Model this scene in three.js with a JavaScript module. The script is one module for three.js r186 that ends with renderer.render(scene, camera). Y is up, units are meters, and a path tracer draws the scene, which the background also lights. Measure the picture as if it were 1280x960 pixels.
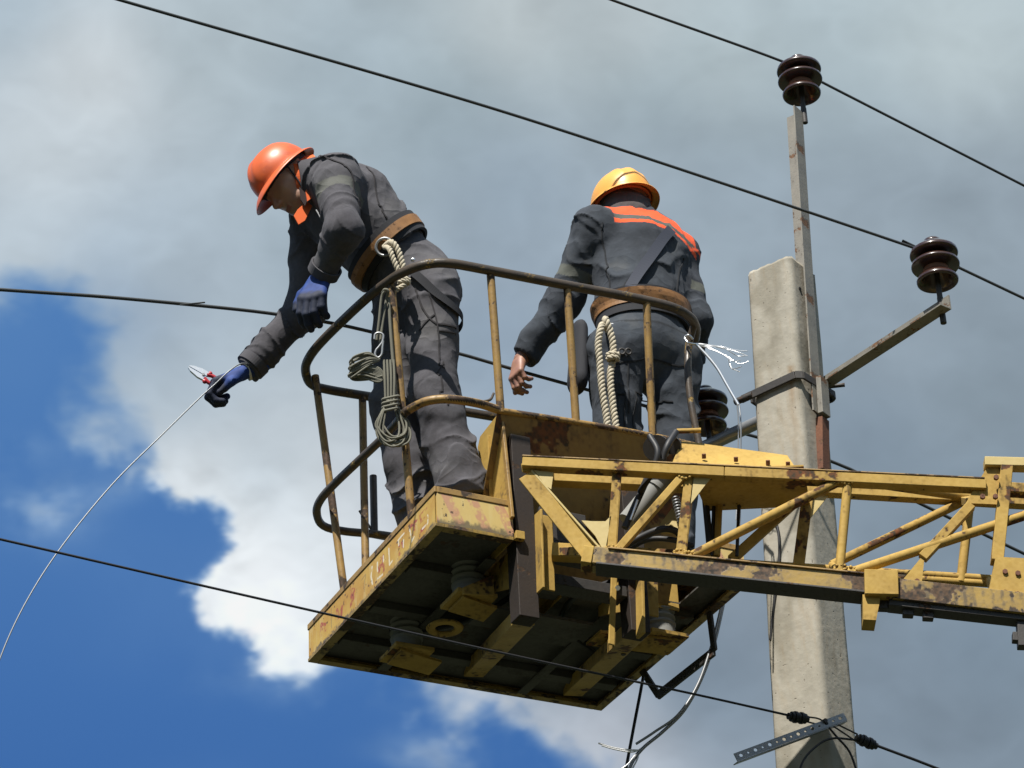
import * as THREE from 'three';
import { mergeGeometries, mergeVertices } from 'three/addons/utils/BufferGeometryUtils.js';
import { RoundedBoxGeometry } from 'three/addons/geometries/RoundedBoxGeometry.js';

// ---------------------------------------------------------------- camera, sky, sun, exposure
const V3 = (x, y, z) => new THREE.Vector3(x, y, z);
const scene = new THREE.Scene();
const EYE = V3(0, 1.65, 0), FOCAL = 3600, PITCH = 31.1 * Math.PI / 180, ROLL = -0.05;
const camera = new THREE.PerspectiveCamera(2 * Math.atan(480 / FOCAL) * 180 / Math.PI, 4 / 3, 0.1, 6000);
const camF = V3(0, Math.sin(PITCH), -Math.cos(PITCH));
const camR = V3(Math.cos(ROLL), 0, 0).addScaledVector(V3(0, Math.cos(PITCH), Math.sin(PITCH)), Math.sin(ROLL));
const camU = V3(0, Math.cos(PITCH), Math.sin(PITCH)).multiplyScalar(Math.cos(ROLL)).addScaledVector(V3(1, 0, 0), -Math.sin(ROLL));
camera.position.copy(EYE);
camera.quaternion.setFromRotationMatrix(new THREE.Matrix4().makeBasis(camR, camU, camF.clone().negate()));
camera.updateMatrixWorld();

const renderer = new THREE.WebGLRenderer({ antialias: true });
renderer.setSize(1024, 768);
renderer.toneMapping = THREE.LinearToneMapping;
renderer.toneMappingExposure = 1.45;
renderer.shadowMap.enabled = true;

const SUN_ELEV = 55 * Math.PI / 180, SUN_AZ = 18 * Math.PI / 180;
const sunDir = V3(-Math.sin(SUN_AZ) * Math.cos(SUN_ELEV), Math.sin(SUN_ELEV), Math.cos(SUN_AZ) * Math.cos(SUN_ELEV));
const sun = new THREE.DirectionalLight(new THREE.Color(1, 0.955, 0.88), 5.0);
sun.name = 'sun';
sun.position.copy(sunDir).multiplyScalar(40).add(V3(0, 6, -9));
sun.target.position.set(0, 6, -9);
sun.castShadow = true;
sun.shadow.radius = 1;
sun.shadow.mapSize.set(4096, 4096);
Object.assign(sun.shadow.camera, { left: -9, right: 9, top: 9, bottom: -9, near: 1, far: 90 });
scene.add(sun, sun.target);

// photo pixel (1280 x 960) to directions and points
const ray = (px, py) => camF.clone().addScaledVector(camR, (px - 640) / FOCAL).addScaledVector(camU, -(py - 480) / FOCAL);
const at = (px, py, t) => EYE.clone().addScaledVector(ray(px, py), t);
const hitPlane = (px, py, P, n) => { const d = ray(px, py); return EYE.clone().addScaledVector(d, P.clone().sub(EYE).dot(n) / d.dot(n)); };
const hitY = (px, py, y) => hitPlane(px, py, V3(0, y, 0), V3(0, 1, 0));
const toPixel = (P) => { const d = P.clone().sub(EYE), z = d.dot(camF); return [640 + FOCAL * d.dot(camR) / z, 480 - FOCAL * d.dot(camU) / z, z]; };

// ---------------------------------------------------------------- noise
const hash2 = (x, y, s) => { let h = Math.imul(x | 0, 374761393) ^ Math.imul(y | 0, 668265263) ^ Math.imul(s | 0, 2147483647 ^ 0x5bd1e995); h = Math.imul(h ^ (h >>> 13), 1274126177); h ^= h >>> 16; h = Math.imul(h, 0x85ebca6b); h ^= h >>> 13; return (h >>> 0) / 4294967296; };
const hash3 = (x, y, z, s) => hash2(x + Math.imul(z, 7919), y - Math.imul(z, 104729), s + z * 31);
const fade = (t) => t * t * t * (t * (t * 6 - 15) + 10);
const lerp = (a, b, t) => a + (b - a) * t;
const clamp = (x, a, b) => x < a ? a : x > b ? b : x;
const sstep = (a, b, x) => { const t = clamp((x - a) / (b - a), 0, 1); return t * t * (3 - 2 * t); };
function noise2(x, y, s = 0, per = 0) {      // value noise -1..1, optional period
  let xi = Math.floor(x), yi = Math.floor(y); const u = fade(x - xi), v = fade(y - yi);
  let x1 = xi + 1, y1 = yi + 1;
  if (per) { xi = ((xi % per) + per) % per; yi = ((yi % per) + per) % per; x1 = ((x1 % per) + per) % per; y1 = ((y1 % per) + per) % per; }
  return 2 * lerp(lerp(hash2(xi, yi, s), hash2(x1, yi, s), u), lerp(hash2(xi, y1, s), hash2(x1, y1, s), u), v) - 1;
}
function noise3(x, y, z, s = 0) {
  const xi = Math.floor(x), yi = Math.floor(y), zi = Math.floor(z), u = fade(x - xi), v = fade(y - yi), w = fade(z - zi);
  const k = (a, b, c) => hash3(xi + a, yi + b, zi + c, s);
  return 2 * lerp(lerp(lerp(k(0, 0, 0), k(1, 0, 0), u), lerp(k(0, 1, 0), k(1, 1, 0), u), v), lerp(lerp(k(0, 0, 1), k(1, 0, 1), u), lerp(k(0, 1, 1), k(1, 1, 1), u), v), w) - 1;
}
const fbm2 = (x, y, o, s = 0, per = 0, g = 0.5) => { let a = 1, r = 0, n = 0; for (let i = 0; i < o; i++) { r += a * noise2(x, y, s + i, per); n += a; x *= 2; y *= 2; per *= 2; a *= g; } return r / n; };
const fbm3 = (x, y, z, o, s = 0) => { let a = 1, r = 0, n = 0; for (let i = 0; i < o; i++) { r += a * noise3(x, y, z, s + i); n += a; x *= 2; y *= 2; z *= 2; a *= 0.5; } return r / n; };
function rng(seed) { let s = seed >>> 0; return () => { s = (s + 0x6D2B79F5) >>> 0; let t = Math.imul(s ^ (s >>> 15), 1 | s); t = (t + Math.imul(t ^ (t >>> 7), 61 | t)) ^ t; return ((t ^ (t >>> 14)) >>> 0) / 4294967296; }; }

// ---------------------------------------------------------------- sky: air and broken cloud over all directions
{
  const lin = (c) => { c /= 255; return (1 / 1.45) * (c <= 0.04045 ? c / 12.92 : Math.pow((c + 0.055) / 1.055, 2.4)); };
  const edge = [[-1600, 210], [-500, 330], [-120, 352], [0, 376], [60, 366], [104, 378], [146, 424], [110, 470], [124, 516], [100, 556], [146, 590], [186, 622], [236, 650], [284, 655], [266, 700], [254, 745], [276, 786], [330, 822], [384, 850], [470, 854], [548, 860], [522, 892], [562, 908], [640, 916], [694, 936], [742, 966], [770, 1060], [800, 1250], [700, 1700], [300, 2100], [-1600, 2300]];
  const sdEdge = (x, y) => { let d = 1e12, s = 1; const n = edge.length; for (let i = 0, j = n - 1; i < n; j = i++) { const [ax, ay] = edge[i], [bx, by] = edge[j]; const ex = bx - ax, ey = by - ay, wx = x - ax, wy = y - ay; const t = clamp((wx * ex + wy * ey) / (ex * ex + ey * ey), 0, 1), qx = wx - ex * t, qy = wy - ey * t; d = Math.min(d, qx * qx + qy * qy); const c1 = y >= ay, c2 = y < by, c3 = ex * wy > ey * wx; if ((c1 && c2 && c3) || (!c1 && !c2 && !c3)) s = -s; } return s * Math.sqrt(d); };   // > 0 in the cloud
  const tone = [[0, 0, 168, 184, 196], [110, 90, 205, 213, 218], [50, 190, 194, 204, 211], [260, 40, 174, 188, 196], [20, 300, 184, 197, 207], [200, 330, 176, 191, 203], [430, 120, 166, 182, 192], [640, 20, 186, 196, 200], [560, 150, 158, 175, 184], [640, 240, 156, 173, 183], [780, 20, 182, 193, 198], [900, 90, 172, 186, 192], [1200, 60, 178, 191, 196], [1060, 200, 160, 176, 184], [1200, 280, 158, 174, 182], [600, 430, 152, 171, 185], [900, 220, 154, 170, 178], [820, 150, 158, 174, 182], [230, 470, 174, 189, 201], [400, 330, 164, 181, 194], [1230, 500, 150, 167, 176], [1130, 420, 155, 171, 180], [1080, 560, 140, 158, 170], [1230, 660, 134, 152, 164], [1230, 800, 138, 157, 170], [1150, 900, 138, 155, 167], [880, 850, 136, 154, 167], [240, 615, 214, 221, 226], [330, 735, 233, 236, 239], [300, 690, 226, 231, 234], [390, 640, 204, 212, 218], [430, 700, 214, 221, 226], [600, 890, 188, 198, 206], [760, 925, 206, 214, 220], [330, 590, 186, 198, 207], [150, 400, 150, 172, 196], [700, 800, 160, 176, 188], [-500, -200, 186, 198, 205], [640, -700, 174, 187, 195], [1900, 300, 158, 174, 183], [1700, 1200, 152, 169, 180], [800, 1500, 186, 197, 204]];
  const cloudTone = (x, y) => { let r = 0, g = 0, b = 0, w = 0; for (const [cx, cy, cr, cg, cb] of tone) { const d2 = (x - cx) ** 2 + (y - cy) ** 2 + 3200, k = 1 / (d2 * Math.sqrt(d2)); r += k * cr; g += k * cg; b += k * cb; w += k; } return [r / w, g / w, b / w]; };
  const skyAt = (x, y, detail) => {          // colour (sRGB numbers) at a picture position
    const wx = x + 34 * fbm2(x / 150, y / 150, detail ? 4 : 2, 11), wy = y + 34 * fbm2(x / 150 + 40, y / 150, detail ? 4 : 2, 23);
    const n = fbm2(wx / 90, wy / 78, detail ? 6 : 2, 5, 0, 0.56), big = fbm2(wx / 420, wy / 300, 3, 61);
    const crisp = sstep(520, 620, y) * (1 - sstep(440, 560, x) * 0.45), soft = lerp(44, 13, crisp), n5 = fbm2(wx / 34, wy / 30, detail ? 5 : 1, 91, 0, 0.6);
    const d = sdEdge(wx, wy) + n * lerp(58, 60, crisp) + n5 * lerp(12, 24, crisp) + 2;
    let a = Math.pow(sstep(-soft, soft * lerp(1.5, 1.8, crisp), d), 1.15);
    // thin wisps standing in the blue
    const wisp = (cx, cy, rx, ry, k) => { const q = ((wx - cx) / rx) ** 2 + ((wy - cy) / ry) ** 2; return k * Math.exp(-q) * sstep(-0.45, 0.5, n + 0.12); };
    let thin = wisp(50, 645, 62, 36, 0.62) + wisp(12, 573, 40, 20, 0.4) + wisp(160, 615, 50, 22, 0.25) + wisp(545, 948, 60, 30, 0.6) + wisp(460, 850, 130, 26, 0.5) + wisp(110, 330, 120, 60, 0.3) + 0.07 * sstep(0.05, 0.7, big);
    if (y > 1050 || x < -150) thin += 0.75 * sstep(0.12, 0.5, big + 0.3 * n);
    a = clamp(a + thin * (1 - a), 0, 1);
    const t = clamp((y + 100) / 1100, 0, 1.4), blue = [lerp(94, 62, t), lerp(140, 107, t), lerp(193, 170, t)];
    let c = cloudTone(x, y); const dim = 1 - 0.06 * sstep(380, 640, x) * sstep(60, 260, y); c = [c[0] * dim, c[1] * dim, c[2] * (1 - 0.6 * (1 - dim))];
    const rim = crisp * Math.exp(-Math.max(0, d) / 90), n2 = fbm2(wx / 46 + 9, wy / 40, detail ? 5 : 1, 77), mid = fbm2(wx / 190, wy / 130, detail ? 5 : 2, 31, 0, 0.55), bil = Math.abs(fbm2(wx / 120 + 3, wy / 90, detail ? 5 : 2, 43, 0, 0.55));
    const k = 1 + 0.06 * big + 0.05 * mid + 0.015 * n2 - 0.07 * (bil - 0.18) + rim * (0.02 + 0.1 * n2 + 0.08 * n5);
    c = c.map((v) => Math.min(246, v * k));
    return [0, 1, 2].map((i) => lerp(blue[i], c[i], a));
  };
  const W = 4096, H = 4096, data = new Float32Array(W * H * 4), cs = 8, CW = W / cs, CH = H / cs, coarse = new Float32Array((CW + 1) * (CH + 1) * 3);
  const dirOf = (i, j) => { const th = (i / W - 0.5) * 2 * Math.PI, ph = (j / H - 0.5) * Math.PI, c = Math.cos(ph); return [Math.cos(th) * c, Math.sin(ph), Math.sin(th) * c]; };
  const frame = (d) => { const z = d[0] * camF.x + d[1] * camF.y + d[2] * camF.z; if (z < 0.3) return null; return [640 + FOCAL * (d[0] * camR.x + d[1] * camR.y + d[2] * camR.z) / z, 480 - FOCAL * (d[0] * camU.x + d[1] * camU.y + d[2] * camU.z) / z]; };
  const farSky = (d) => {                     // the same broken cloud all round
    const s = 5.2, b = fbm3(d[0] * s, d[1] * s * 1.4, d[2] * s, 5, 3), m = fbm3(d[0] * s * 3, d[1] * s * 4, d[2] * s * 3, 3, 19), a = sstep(-0.17, 0.1, b + 0.25 * m + 0.06);
    const g = 1 + 0.16 * m, e = clamp(d[1], 0, 1), blue = [lerp(105, 58, e), lerp(150, 104, e), lerp(198, 168, e)], c = [178 * g, 192 * g, 200 * g];
    return [0, 1, 2].map((i) => lerp(blue[i], c[i], a));
  };
  for (let j = 0; j <= CH; j++) for (let i = 0; i <= CW; i++) {
    const d = dirOf(i * cs, j * cs); let c = [150, 165, 175];
    if (d[1] > -0.02) {
      c = farSky(d); const p = frame(d);
      if (p) { const o = Math.max(Math.abs(p[0] - 640) - 640, Math.abs(p[1] - 480) - 480), k = 1 - sstep(150, 900, o); if (k > 0) { const q = skyAt(p[0], p[1], false); c = c.map((v, n) => lerp(v, q[n], k)); } }
    }
    for (let n = 0; n < 3; n++) coarse[(j * (CW + 1) + i) * 3 + n] = c[n];
  }
  const LUT = new Float32Array(2561); for (let i = 0; i <= 2560; i++) LUT[i] = lin(i / 10);
  for (let j = 0; j < H; j++) {
    const fj = (j + 0.5) / cs, j0 = Math.floor(fj), v = fj - j0;
    for (let i = 0; i < W; i++) {
      const o = (j * W + i) * 4, fi = (i + 0.5) / cs, i0 = Math.floor(fi), u = fi - i0, q = (j0 * (CW + 1) + i0) * 3, q2 = q + (CW + 1) * 3;
      for (let n = 0; n < 3; n++) data[o + n] = LUT[Math.min(2560, ((coarse[q + n] * (1 - u) + coarse[q + 3 + n] * u) * (1 - v) + (coarse[q2 + n] * (1 - u) + coarse[q2 + 3 + n] * u) * v) * 10 | 0)];
      data[o + 3] = 1;
    }
  }
  // fine cloud structure where the sky is looked at
  const el = (a) => Math.round((a / 180 + 0.5) * H);
  for (let j = el(21); j < el(42); j++) for (let i = Math.round((0.25 - 0.047) * W); i < (0.25 + 0.047) * W; i++) {
    const p = frame(dirOf(i + 0.5, j + 0.5)); if (!p) continue;
    const oo = Math.max(Math.abs(p[0] - 640) - 640, Math.abs(p[1] - 480) - 480); if (oo > 140) continue;
    const c = skyAt(p[0], p[1], true), o = (j * W + i) * 4, k = 1 - sstep(60, 140, oo);
    for (let n = 0; n < 3; n++) data[o + n] = lerp(data[o + n], lin(c[n]), k);
  }
  const tex = new THREE.DataTexture(data, W, H, THREE.RGBAFormat, THREE.FloatType);
  tex.mapping = THREE.EquirectangularReflectionMapping; tex.magFilter = THREE.LinearFilter; tex.minFilter = THREE.LinearFilter; tex.needsUpdate = true;
  scene.background = tex; scene.environment = tex;
}

// ---------------------------------------------------------------- textures and materials
function makeTexture(size, fn, srgb) {        // fn(u, v) in 0..1 tile -> [r, g, b] 0..1
  const d = new Uint8Array(size * size * 4);
  for (let j = 0; j < size; j++) for (let i = 0; i < size; i++) { const c = fn(i / size, j / size), o = (j * size + i) * 4; d[o] = clamp(c[0], 0, 1) * 255; d[o + 1] = clamp(c[1], 0, 1) * 255; d[o + 2] = clamp(c[2], 0, 1) * 255; d[o + 3] = 255; }
  const t = new THREE.DataTexture(d, size, size); t.wrapS = t.wrapT = THREE.RepeatWrapping; t.magFilter = THREE.LinearFilter; t.minFilter = THREE.LinearMipmapLinearFilter; t.generateMipmaps = true; if (srgb) t.colorSpace = THREE.SRGBColorSpace; t.needsUpdate = true; return t;
}
const mix3 = (a, b, t) => [lerp(a[0], b[0], t), lerp(a[1], b[1], t), lerp(a[2], b[2], t)];
const toS = (c) => c.map((v) => v <= 0.0031308 ? 12.92 * v : 1.055 * Math.pow(v, 1 / 2.4) - 0.055);   // linear triple -> sRGB triple for colour maps
function paintMaterial(seed, base, alt, rust, dark, rustAmount, dirtAmount, tile = 1, rough = 0.55, size = 384) {
  const f = (u, v) => {
    const a = fbm2(u * 6, v * 6, 5, seed, 6), b = fbm2(u * 16, v * 16, 4, seed + 30, 16), s = fbm2(u * 40, v * 6, 3, seed + 60, 2), c = fbm2(u * 64, v * 64, 3, seed + 90, 64);
    const r = sstep(0.42 - rustAmount, 0.52 - rustAmount, a * 0.95 + b * 0.4 + c * 0.22), dr = sstep(0.1, 0.75, a * 0.6 - s * 0.5 + c * 0.25 + dirtAmount - 0.2);
    return { a, b, c, r, dr };
  };
  const Q = new Array(size * size); for (let j = 0; j < size; j++) for (let i = 0; i < size; i++) Q[j * size + i] = f(i / size, j / size);
  const at_ = (u, v) => Q[Math.round(v * size) * size + Math.round(u * size)];
  const map = makeTexture(size, (u, v) => { const q = at_(u, v); let k = mix3(base, alt, clamp(0.5 + q.a * 0.8 + q.c * 0.3, 0, 1)); k = mix3(k, dark, q.dr * 0.75); k = mix3(k, mix3(rust, dark, clamp(0.4 + q.c, 0, 1)), q.r); return toS(k); }, true);
  const rm = makeTexture(192, (u, v) => { const q = at_(u, v), g = clamp(rough + 0.3 * q.r + 0.15 * q.dr + 0.1 * q.c, 0.2, 1); return [g, g, g]; });
  const bm = makeTexture(192, (u, v) => { const q = at_(u, v), g = 0.6 - 0.3 * q.r + 0.12 * q.c; return [g, g, g]; });
  for (const t of [map, rm, bm]) t.repeat.set(1 / tile, 1 / tile);
  const m = new THREE.MeshStandardMaterial({ map, roughnessMap: rm, bumpMap: bm, bumpScale: 0.0015, roughness: 1, metalness: 0 }); return m;
}
const YEL = [0.45, 0.292, 0.064], YEL2 = [0.325, 0.2, 0.042], RUST = [0.15, 0.055, 0.02], GRIME = [0.045, 0.035, 0.022];
const M = {
  yellow: paintMaterial(1, YEL, YEL2, RUST, GRIME, -0.08, 0.24, 0.7, 0.8),
  yellowPale: paintMaterial(2, [0.50, 0.39, 0.16], [0.44, 0.33, 0.11], RUST, GRIME, -0.2, -0.12, 0.8),
  yellowWorn: paintMaterial(3, [0.48, 0.31, 0.07], [0.34, 0.205, 0.045], RUST, GRIME, 0.16, 0.34, 0.6, 0.9),
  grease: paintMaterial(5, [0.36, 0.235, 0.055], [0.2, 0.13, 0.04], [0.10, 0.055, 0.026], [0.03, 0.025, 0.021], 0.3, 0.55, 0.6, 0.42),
  railDark: paintMaterial(6, [0.075, 0.055, 0.038], [0.05, 0.04, 0.03], [0.34, 0.22, 0.055], [0.024, 0.02, 0.018], -0.06, 0.1, 0.35, 0.42),
  railYellow: paintMaterial(7, [0.34, 0.21, 0.06], [0.22, 0.13, 0.045], [0.075, 0.042, 0.025], [0.04, 0.03, 0.02], 0.2, 0.22, 0.5, 0.5),
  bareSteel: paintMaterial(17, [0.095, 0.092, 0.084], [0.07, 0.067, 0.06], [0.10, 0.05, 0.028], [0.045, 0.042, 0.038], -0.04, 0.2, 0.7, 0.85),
  shadedYellow: paintMaterial(16, [0.30, 0.185, 0.048], [0.2, 0.115, 0.036], RUST, GRIME, 0.16, 0.3, 0.8, 0.65),  // guard sheet's yellow paint and rust, with shade put into the darker base
  shadedRust: paintMaterial(14, [0.026, 0.016, 0.010], [0.018, 0.012, 0.009], [0.09, 0.045, 0.02], [0.014, 0.012, 0.01], 0, 0.1, 0.4, 0.7),  // rusty brown posts; shade under the guard rim is put into the base
  blackSteel: paintMaterial(9, [0.03, 0.028, 0.027], [0.045, 0.04, 0.036], [0.10, 0.05, 0.025], [0.012, 0.012, 0.012], -0.08, 0, 0.4, 0.6),
  angleSteel: paintMaterial(10, [0.24, 0.225, 0.19], [0.17, 0.16, 0.14], [0.18, 0.09, 0.045], [0.07, 0.055, 0.042], 0.06, 0.15, 0.35, 0.6),
  rustSteel: paintMaterial(11, [0.17, 0.07, 0.035], [0.12, 0.05, 0.03], [0.22, 0.12, 0.06], [0.05, 0.03, 0.02], 0, 0.1, 0.3, 0.85),
  galvanised: new THREE.MeshStandardMaterial({ color: new THREE.Color(0.32, 0.33, 0.34), roughness: 0.45, metalness: 0.7 }),
  bright: new THREE.MeshStandardMaterial({ color: new THREE.Color(0.86, 0.87, 0.88), roughness: 0.32, metalness: 0.85 }),
  rubber: new THREE.MeshStandardMaterial({ color: new THREE.Color(0.016, 0.016, 0.018), roughness: 0.55 }),
  rubberGrey: new THREE.MeshStandardMaterial({ color: new THREE.Color(0.24, 0.24, 0.225), roughness: 0.85 }),
  wire: new THREE.MeshStandardMaterial({ color: new THREE.Color(0.055, 0.06, 0.062), roughness: 0.6, metalness: 0.3 }),
  ropeWhite: new THREE.MeshStandardMaterial({ color: new THREE.Color(0.46, 0.41, 0.31), roughness: 0.95 }),
  ropeGrey: new THREE.MeshStandardMaterial({ color: new THREE.Color(0.17, 0.165, 0.13), roughness: 0.95 }),
  ropeDark: new THREE.MeshStandardMaterial({ color: new THREE.Color(0.06, 0.055, 0.045), roughness: 0.95 }),
  porcelain: new THREE.MeshPhysicalMaterial({ color: new THREE.Color(0.036, 0.014, 0.009), roughness: 0.3, clearcoat: 0.8, clearcoatRoughness: 0.08 }),
  porcelainRaw: new THREE.MeshStandardMaterial({ color: new THREE.Color(0.24, 0.105, 0.06), roughness: 0.7 }),
};
M.concrete = (() => {
  const f = (u, v) => ({ a: fbm2(u * 4, v * 4, 5, 201, 4), c: fbm2(u * 48, v * 48, 4, 202, 48), s: fbm2(u * 22, v * 3, 4, 203, 1), p: noise2(u * 90, v * 90, 204, 90) });
  const Q = new Array(512 * 512); for (let j = 0; j < 512; j++) for (let i = 0; i < 512; i++) Q[j * 512 + i] = f(i / 512, j / 512);
  const at_ = (u, v) => Q[Math.round(v * 512) * 512 + Math.round(u * 512)];
  const map = makeTexture(512, (u, v) => { const q = at_(u, v); let k = mix3([0.29, 0.27, 0.222], [0.375, 0.352, 0.295], clamp(0.5 + q.a * 0.9 + q.c * 0.35, 0, 1)); k = mix3(k, [0.20, 0.18, 0.145], 0.55 * sstep(0.15, 0.6, q.s + 0.3 * q.c)); k = mix3(k, [0.30, 0.22, 0.13], 0.35 * sstep(0.2, 0.6, -q.s + 0.35 * q.a)); if (q.p > 0.9) k = mix3(k, [0.16, 0.14, 0.11], sstep(0.9, 0.97, q.p)); return toS(k); }, true);
  const bump = makeTexture(512, (u, v) => { const q = at_(u, v), g = 0.5 + 0.2 * q.c + 0.15 * q.a - 0.4 * sstep(0.9, 0.97, q.p); return [g, g, g]; });
  for (const t of [map, bump]) t.repeat.set(1 / 0.8, 1 / 0.8);
  return new THREE.MeshStandardMaterial({ map, bumpMap: bump, bumpScale: 0.0025, roughness: 0.92, vertexColors: true });
})();

// ---------------------------------------------------------------- geometry helpers (world metres; a part is shifted to its thing's base)
function boxUV(g) {
  const q = g.index ? g.toNonIndexed() : g, p = q.attributes.position, n = q.attributes.normal || (q.computeVertexNormals(), q.attributes.normal), uv = new Float32Array(p.count * 2);
  for (let i = 0; i < p.count; i += 3) {
    let nx = 0, ny = 0, nz = 0; for (let k = 0; k < 3; k++) { nx += Math.abs(n.getX(i + k)); ny += Math.abs(n.getY(i + k)); nz += Math.abs(n.getZ(i + k)); }
    for (let k = 0; k < 3; k++) { const x = p.getX(i + k), y = p.getY(i + k), z = p.getZ(i + k); if (ny > nx && ny > nz) { uv[(i + k) * 2] = x; uv[(i + k) * 2 + 1] = z; } else if (nx > nz) { uv[(i + k) * 2] = z; uv[(i + k) * 2 + 1] = y; } else { uv[(i + k) * 2] = x; uv[(i + k) * 2 + 1] = y; } }
  }
  q.setAttribute('uv', new THREE.BufferAttribute(uv, 2)); return q;
}
const clean = (g) => { const q = g.index ? g.toNonIndexed() : g; for (const k of Object.keys(q.attributes)) if (!['position', 'normal', 'uv'].includes(k)) q.deleteAttribute(k); return q; };
const joined = (list) => list.length === 1 ? list[0] : mergeGeometries(list.map(clean));
const basisOf = (dir, up) => { const z = dir.clone().normalize(); let x = up.clone().cross(z); if (x.lengthSq() < 1e-6) x = V3(1, 0, 0).cross(z); x.normalize(); const y = z.clone().cross(x); return new THREE.Matrix4().makeBasis(x, y, z); };
const UPV = V3(0, 1, 0);
function bar(a, b, w, h, up = UPV, bevel = 0.003) {       // box from a to b: w across, h along up
  const L = a.distanceTo(b), g = new RoundedBoxGeometry(w, h, L, 2, Math.min(bevel, w * 0.3, h * 0.3));
  g.applyMatrix4(basisOf(b.clone().sub(a), up)); const c = a.clone().add(b).multiplyScalar(0.5); g.translate(c.x, c.y, c.z); return g;
}
function angleBar(a, b, w, h, th, up = UPV, sx = 1, sy = 1) {  // L section; flanges along local x and y
  const L = a.distanceTo(b), s = new THREE.Shape([[0, 0], [w * sx, 0], [w * sx, th * sy], [th * sx, th * sy], [th * sx, h * sy], [0, h * sy]].map(([x, y]) => new THREE.Vector2(x, y)));
  const g = new THREE.ExtrudeGeometry(s, { depth: L, bevelEnabled: false }); g.applyMatrix4(basisOf(b.clone().sub(a), up)); g.translate(a.x, a.y, a.z); return g;
}
function tubeAlong(pts, r, seg = 0, radial = 10, closed = false, tension = 0.5) {
  const c = new THREE.CatmullRomCurve3(pts, closed, 'catmullrom', tension); let L = 0; for (let i = 1; i < pts.length; i++) L += pts[i].distanceTo(pts[i - 1]);
  return capped(new THREE.TubeGeometry(c, seg || Math.max(8, Math.min(400, Math.ceil(L / 0.02))), r, radial, closed), radial, closed);
}
function capped(g, radial, closed) { if (closed) return g; const p = g.attributes.position, n = p.count / (radial + 1), out = [g]; for (const [k, flip] of [[0, 1], [n - 1, 0]]) { const v = []; const c = V3(0, 0, 0); for (let i = 0; i < radial; i++) c.add(V3().fromBufferAttribute(p, k * (radial + 1) + i)); c.multiplyScalar(1 / radial); for (let i = 0; i < radial; i++) { const a = V3().fromBufferAttribute(p, k * (radial + 1) + i), b = V3().fromBufferAttribute(p, k * (radial + 1) + i + 1); v.push(c, ...(flip ? [a, b] : [b, a])); } const f = new THREE.BufferGeometry().setFromPoints(v); f.computeVertexNormals(); f.setAttribute('uv', new THREE.BufferAttribute(new Float32Array(v.length * 2), 2)); out.push(f); } return mergeGeometries(out.map(clean)); }
const rod = (a, b, r, radial = 10) => { const g = new THREE.CylinderGeometry(r, r, a.distanceTo(b), radial); g.rotateX(Math.PI / 2); g.applyMatrix4(basisOf(b.clone().sub(a), UPV)); const c = a.clone().add(b).multiplyScalar(0.5); g.translate(c.x, c.y, c.z); return g; };
function plate(pts, normal, th) {                          // flat polygon in space with thickness, centred on its plane
  const n = normal.clone().normalize(), x = pts[1].clone().sub(pts[0]); x.addScaledVector(n, -x.dot(n)).normalize(); const y = n.clone().cross(x), o = pts[0];
  const s = new THREE.Shape(pts.map((p) => { const d = p.clone().sub(o); return new THREE.Vector2(d.dot(x), d.dot(y)); }));
  const g = new THREE.ExtrudeGeometry(s, { depth: th, bevelEnabled: false }); g.translate(0, 0, -th / 2); g.applyMatrix4(new THREE.Matrix4().makeBasis(x, y, n)); g.translate(o.x, o.y, o.z); return g;
}
function ropeGeo(pts, r, pitch = 0.045, strands = 3) {     // laid rope: strands wound round the path
  const c = new THREE.CatmullRomCurve3(pts), L = c.getLength(), n = Math.max(24, Math.ceil(L / pitch * 8)), fr = c.computeFrenetFrames(n), out = [];
  for (let s = 0; s < strands; s++) { const q = []; for (let i = 0; i <= n; i++) { const p = c.getPointAt(i / n), a = i / n * L / pitch * 2 * Math.PI / 1 + s * 2 * Math.PI / strands; q.push(p.addScaledVector(fr.normals[i], Math.cos(a) * r * 0.5).addScaledVector(fr.binormals[i], Math.sin(a) * r * 0.5)); } out.push(capped(new THREE.TubeGeometry(new THREE.CatmullRomCurve3(q), n * 2, r * 0.56, 6), 6)); }
  return joined(out);
}
const used = {};
function numbered(name) { if (!(name in used)) { used[name] = 0; return name; } used[name]++; return name + '_' + String(used[name]).padStart(3, '0'); }
function thing(name, label, category, base, group) { const o = new THREE.Group(); o.name = numbered(name); o.position.copy(base); o.userData = { label, category }; if (group) o.userData.group = group; scene.add(o); return o; }
function part(parent, name, geo, mat, label) {             // geometry given in world metres
  let o = parent, base = V3(0, 0, 0); while (o) { base.add(o.position); o = o.parent; }
  const g = mat.map || mat.bumpMap ? boxUV(geo) : geo; g.translate(-base.x, -base.y, -base.z);
  const m = new THREE.Mesh(g, mat); m.name = name; if (label) m.userData.label = label; parent.add(m); return m;
}
function single(name, label, category, geo, mat, base, group) { const g = mat.map || mat.bumpMap ? boxUV(geo) : geo; g.translate(-base.x, -base.y, -base.z); const m = new THREE.Mesh(g, mat); m.name = numbered(name); m.position.copy(base); m.userData = { label, category }; if (group) m.userData.group = group; scene.add(m); return m; }

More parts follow.
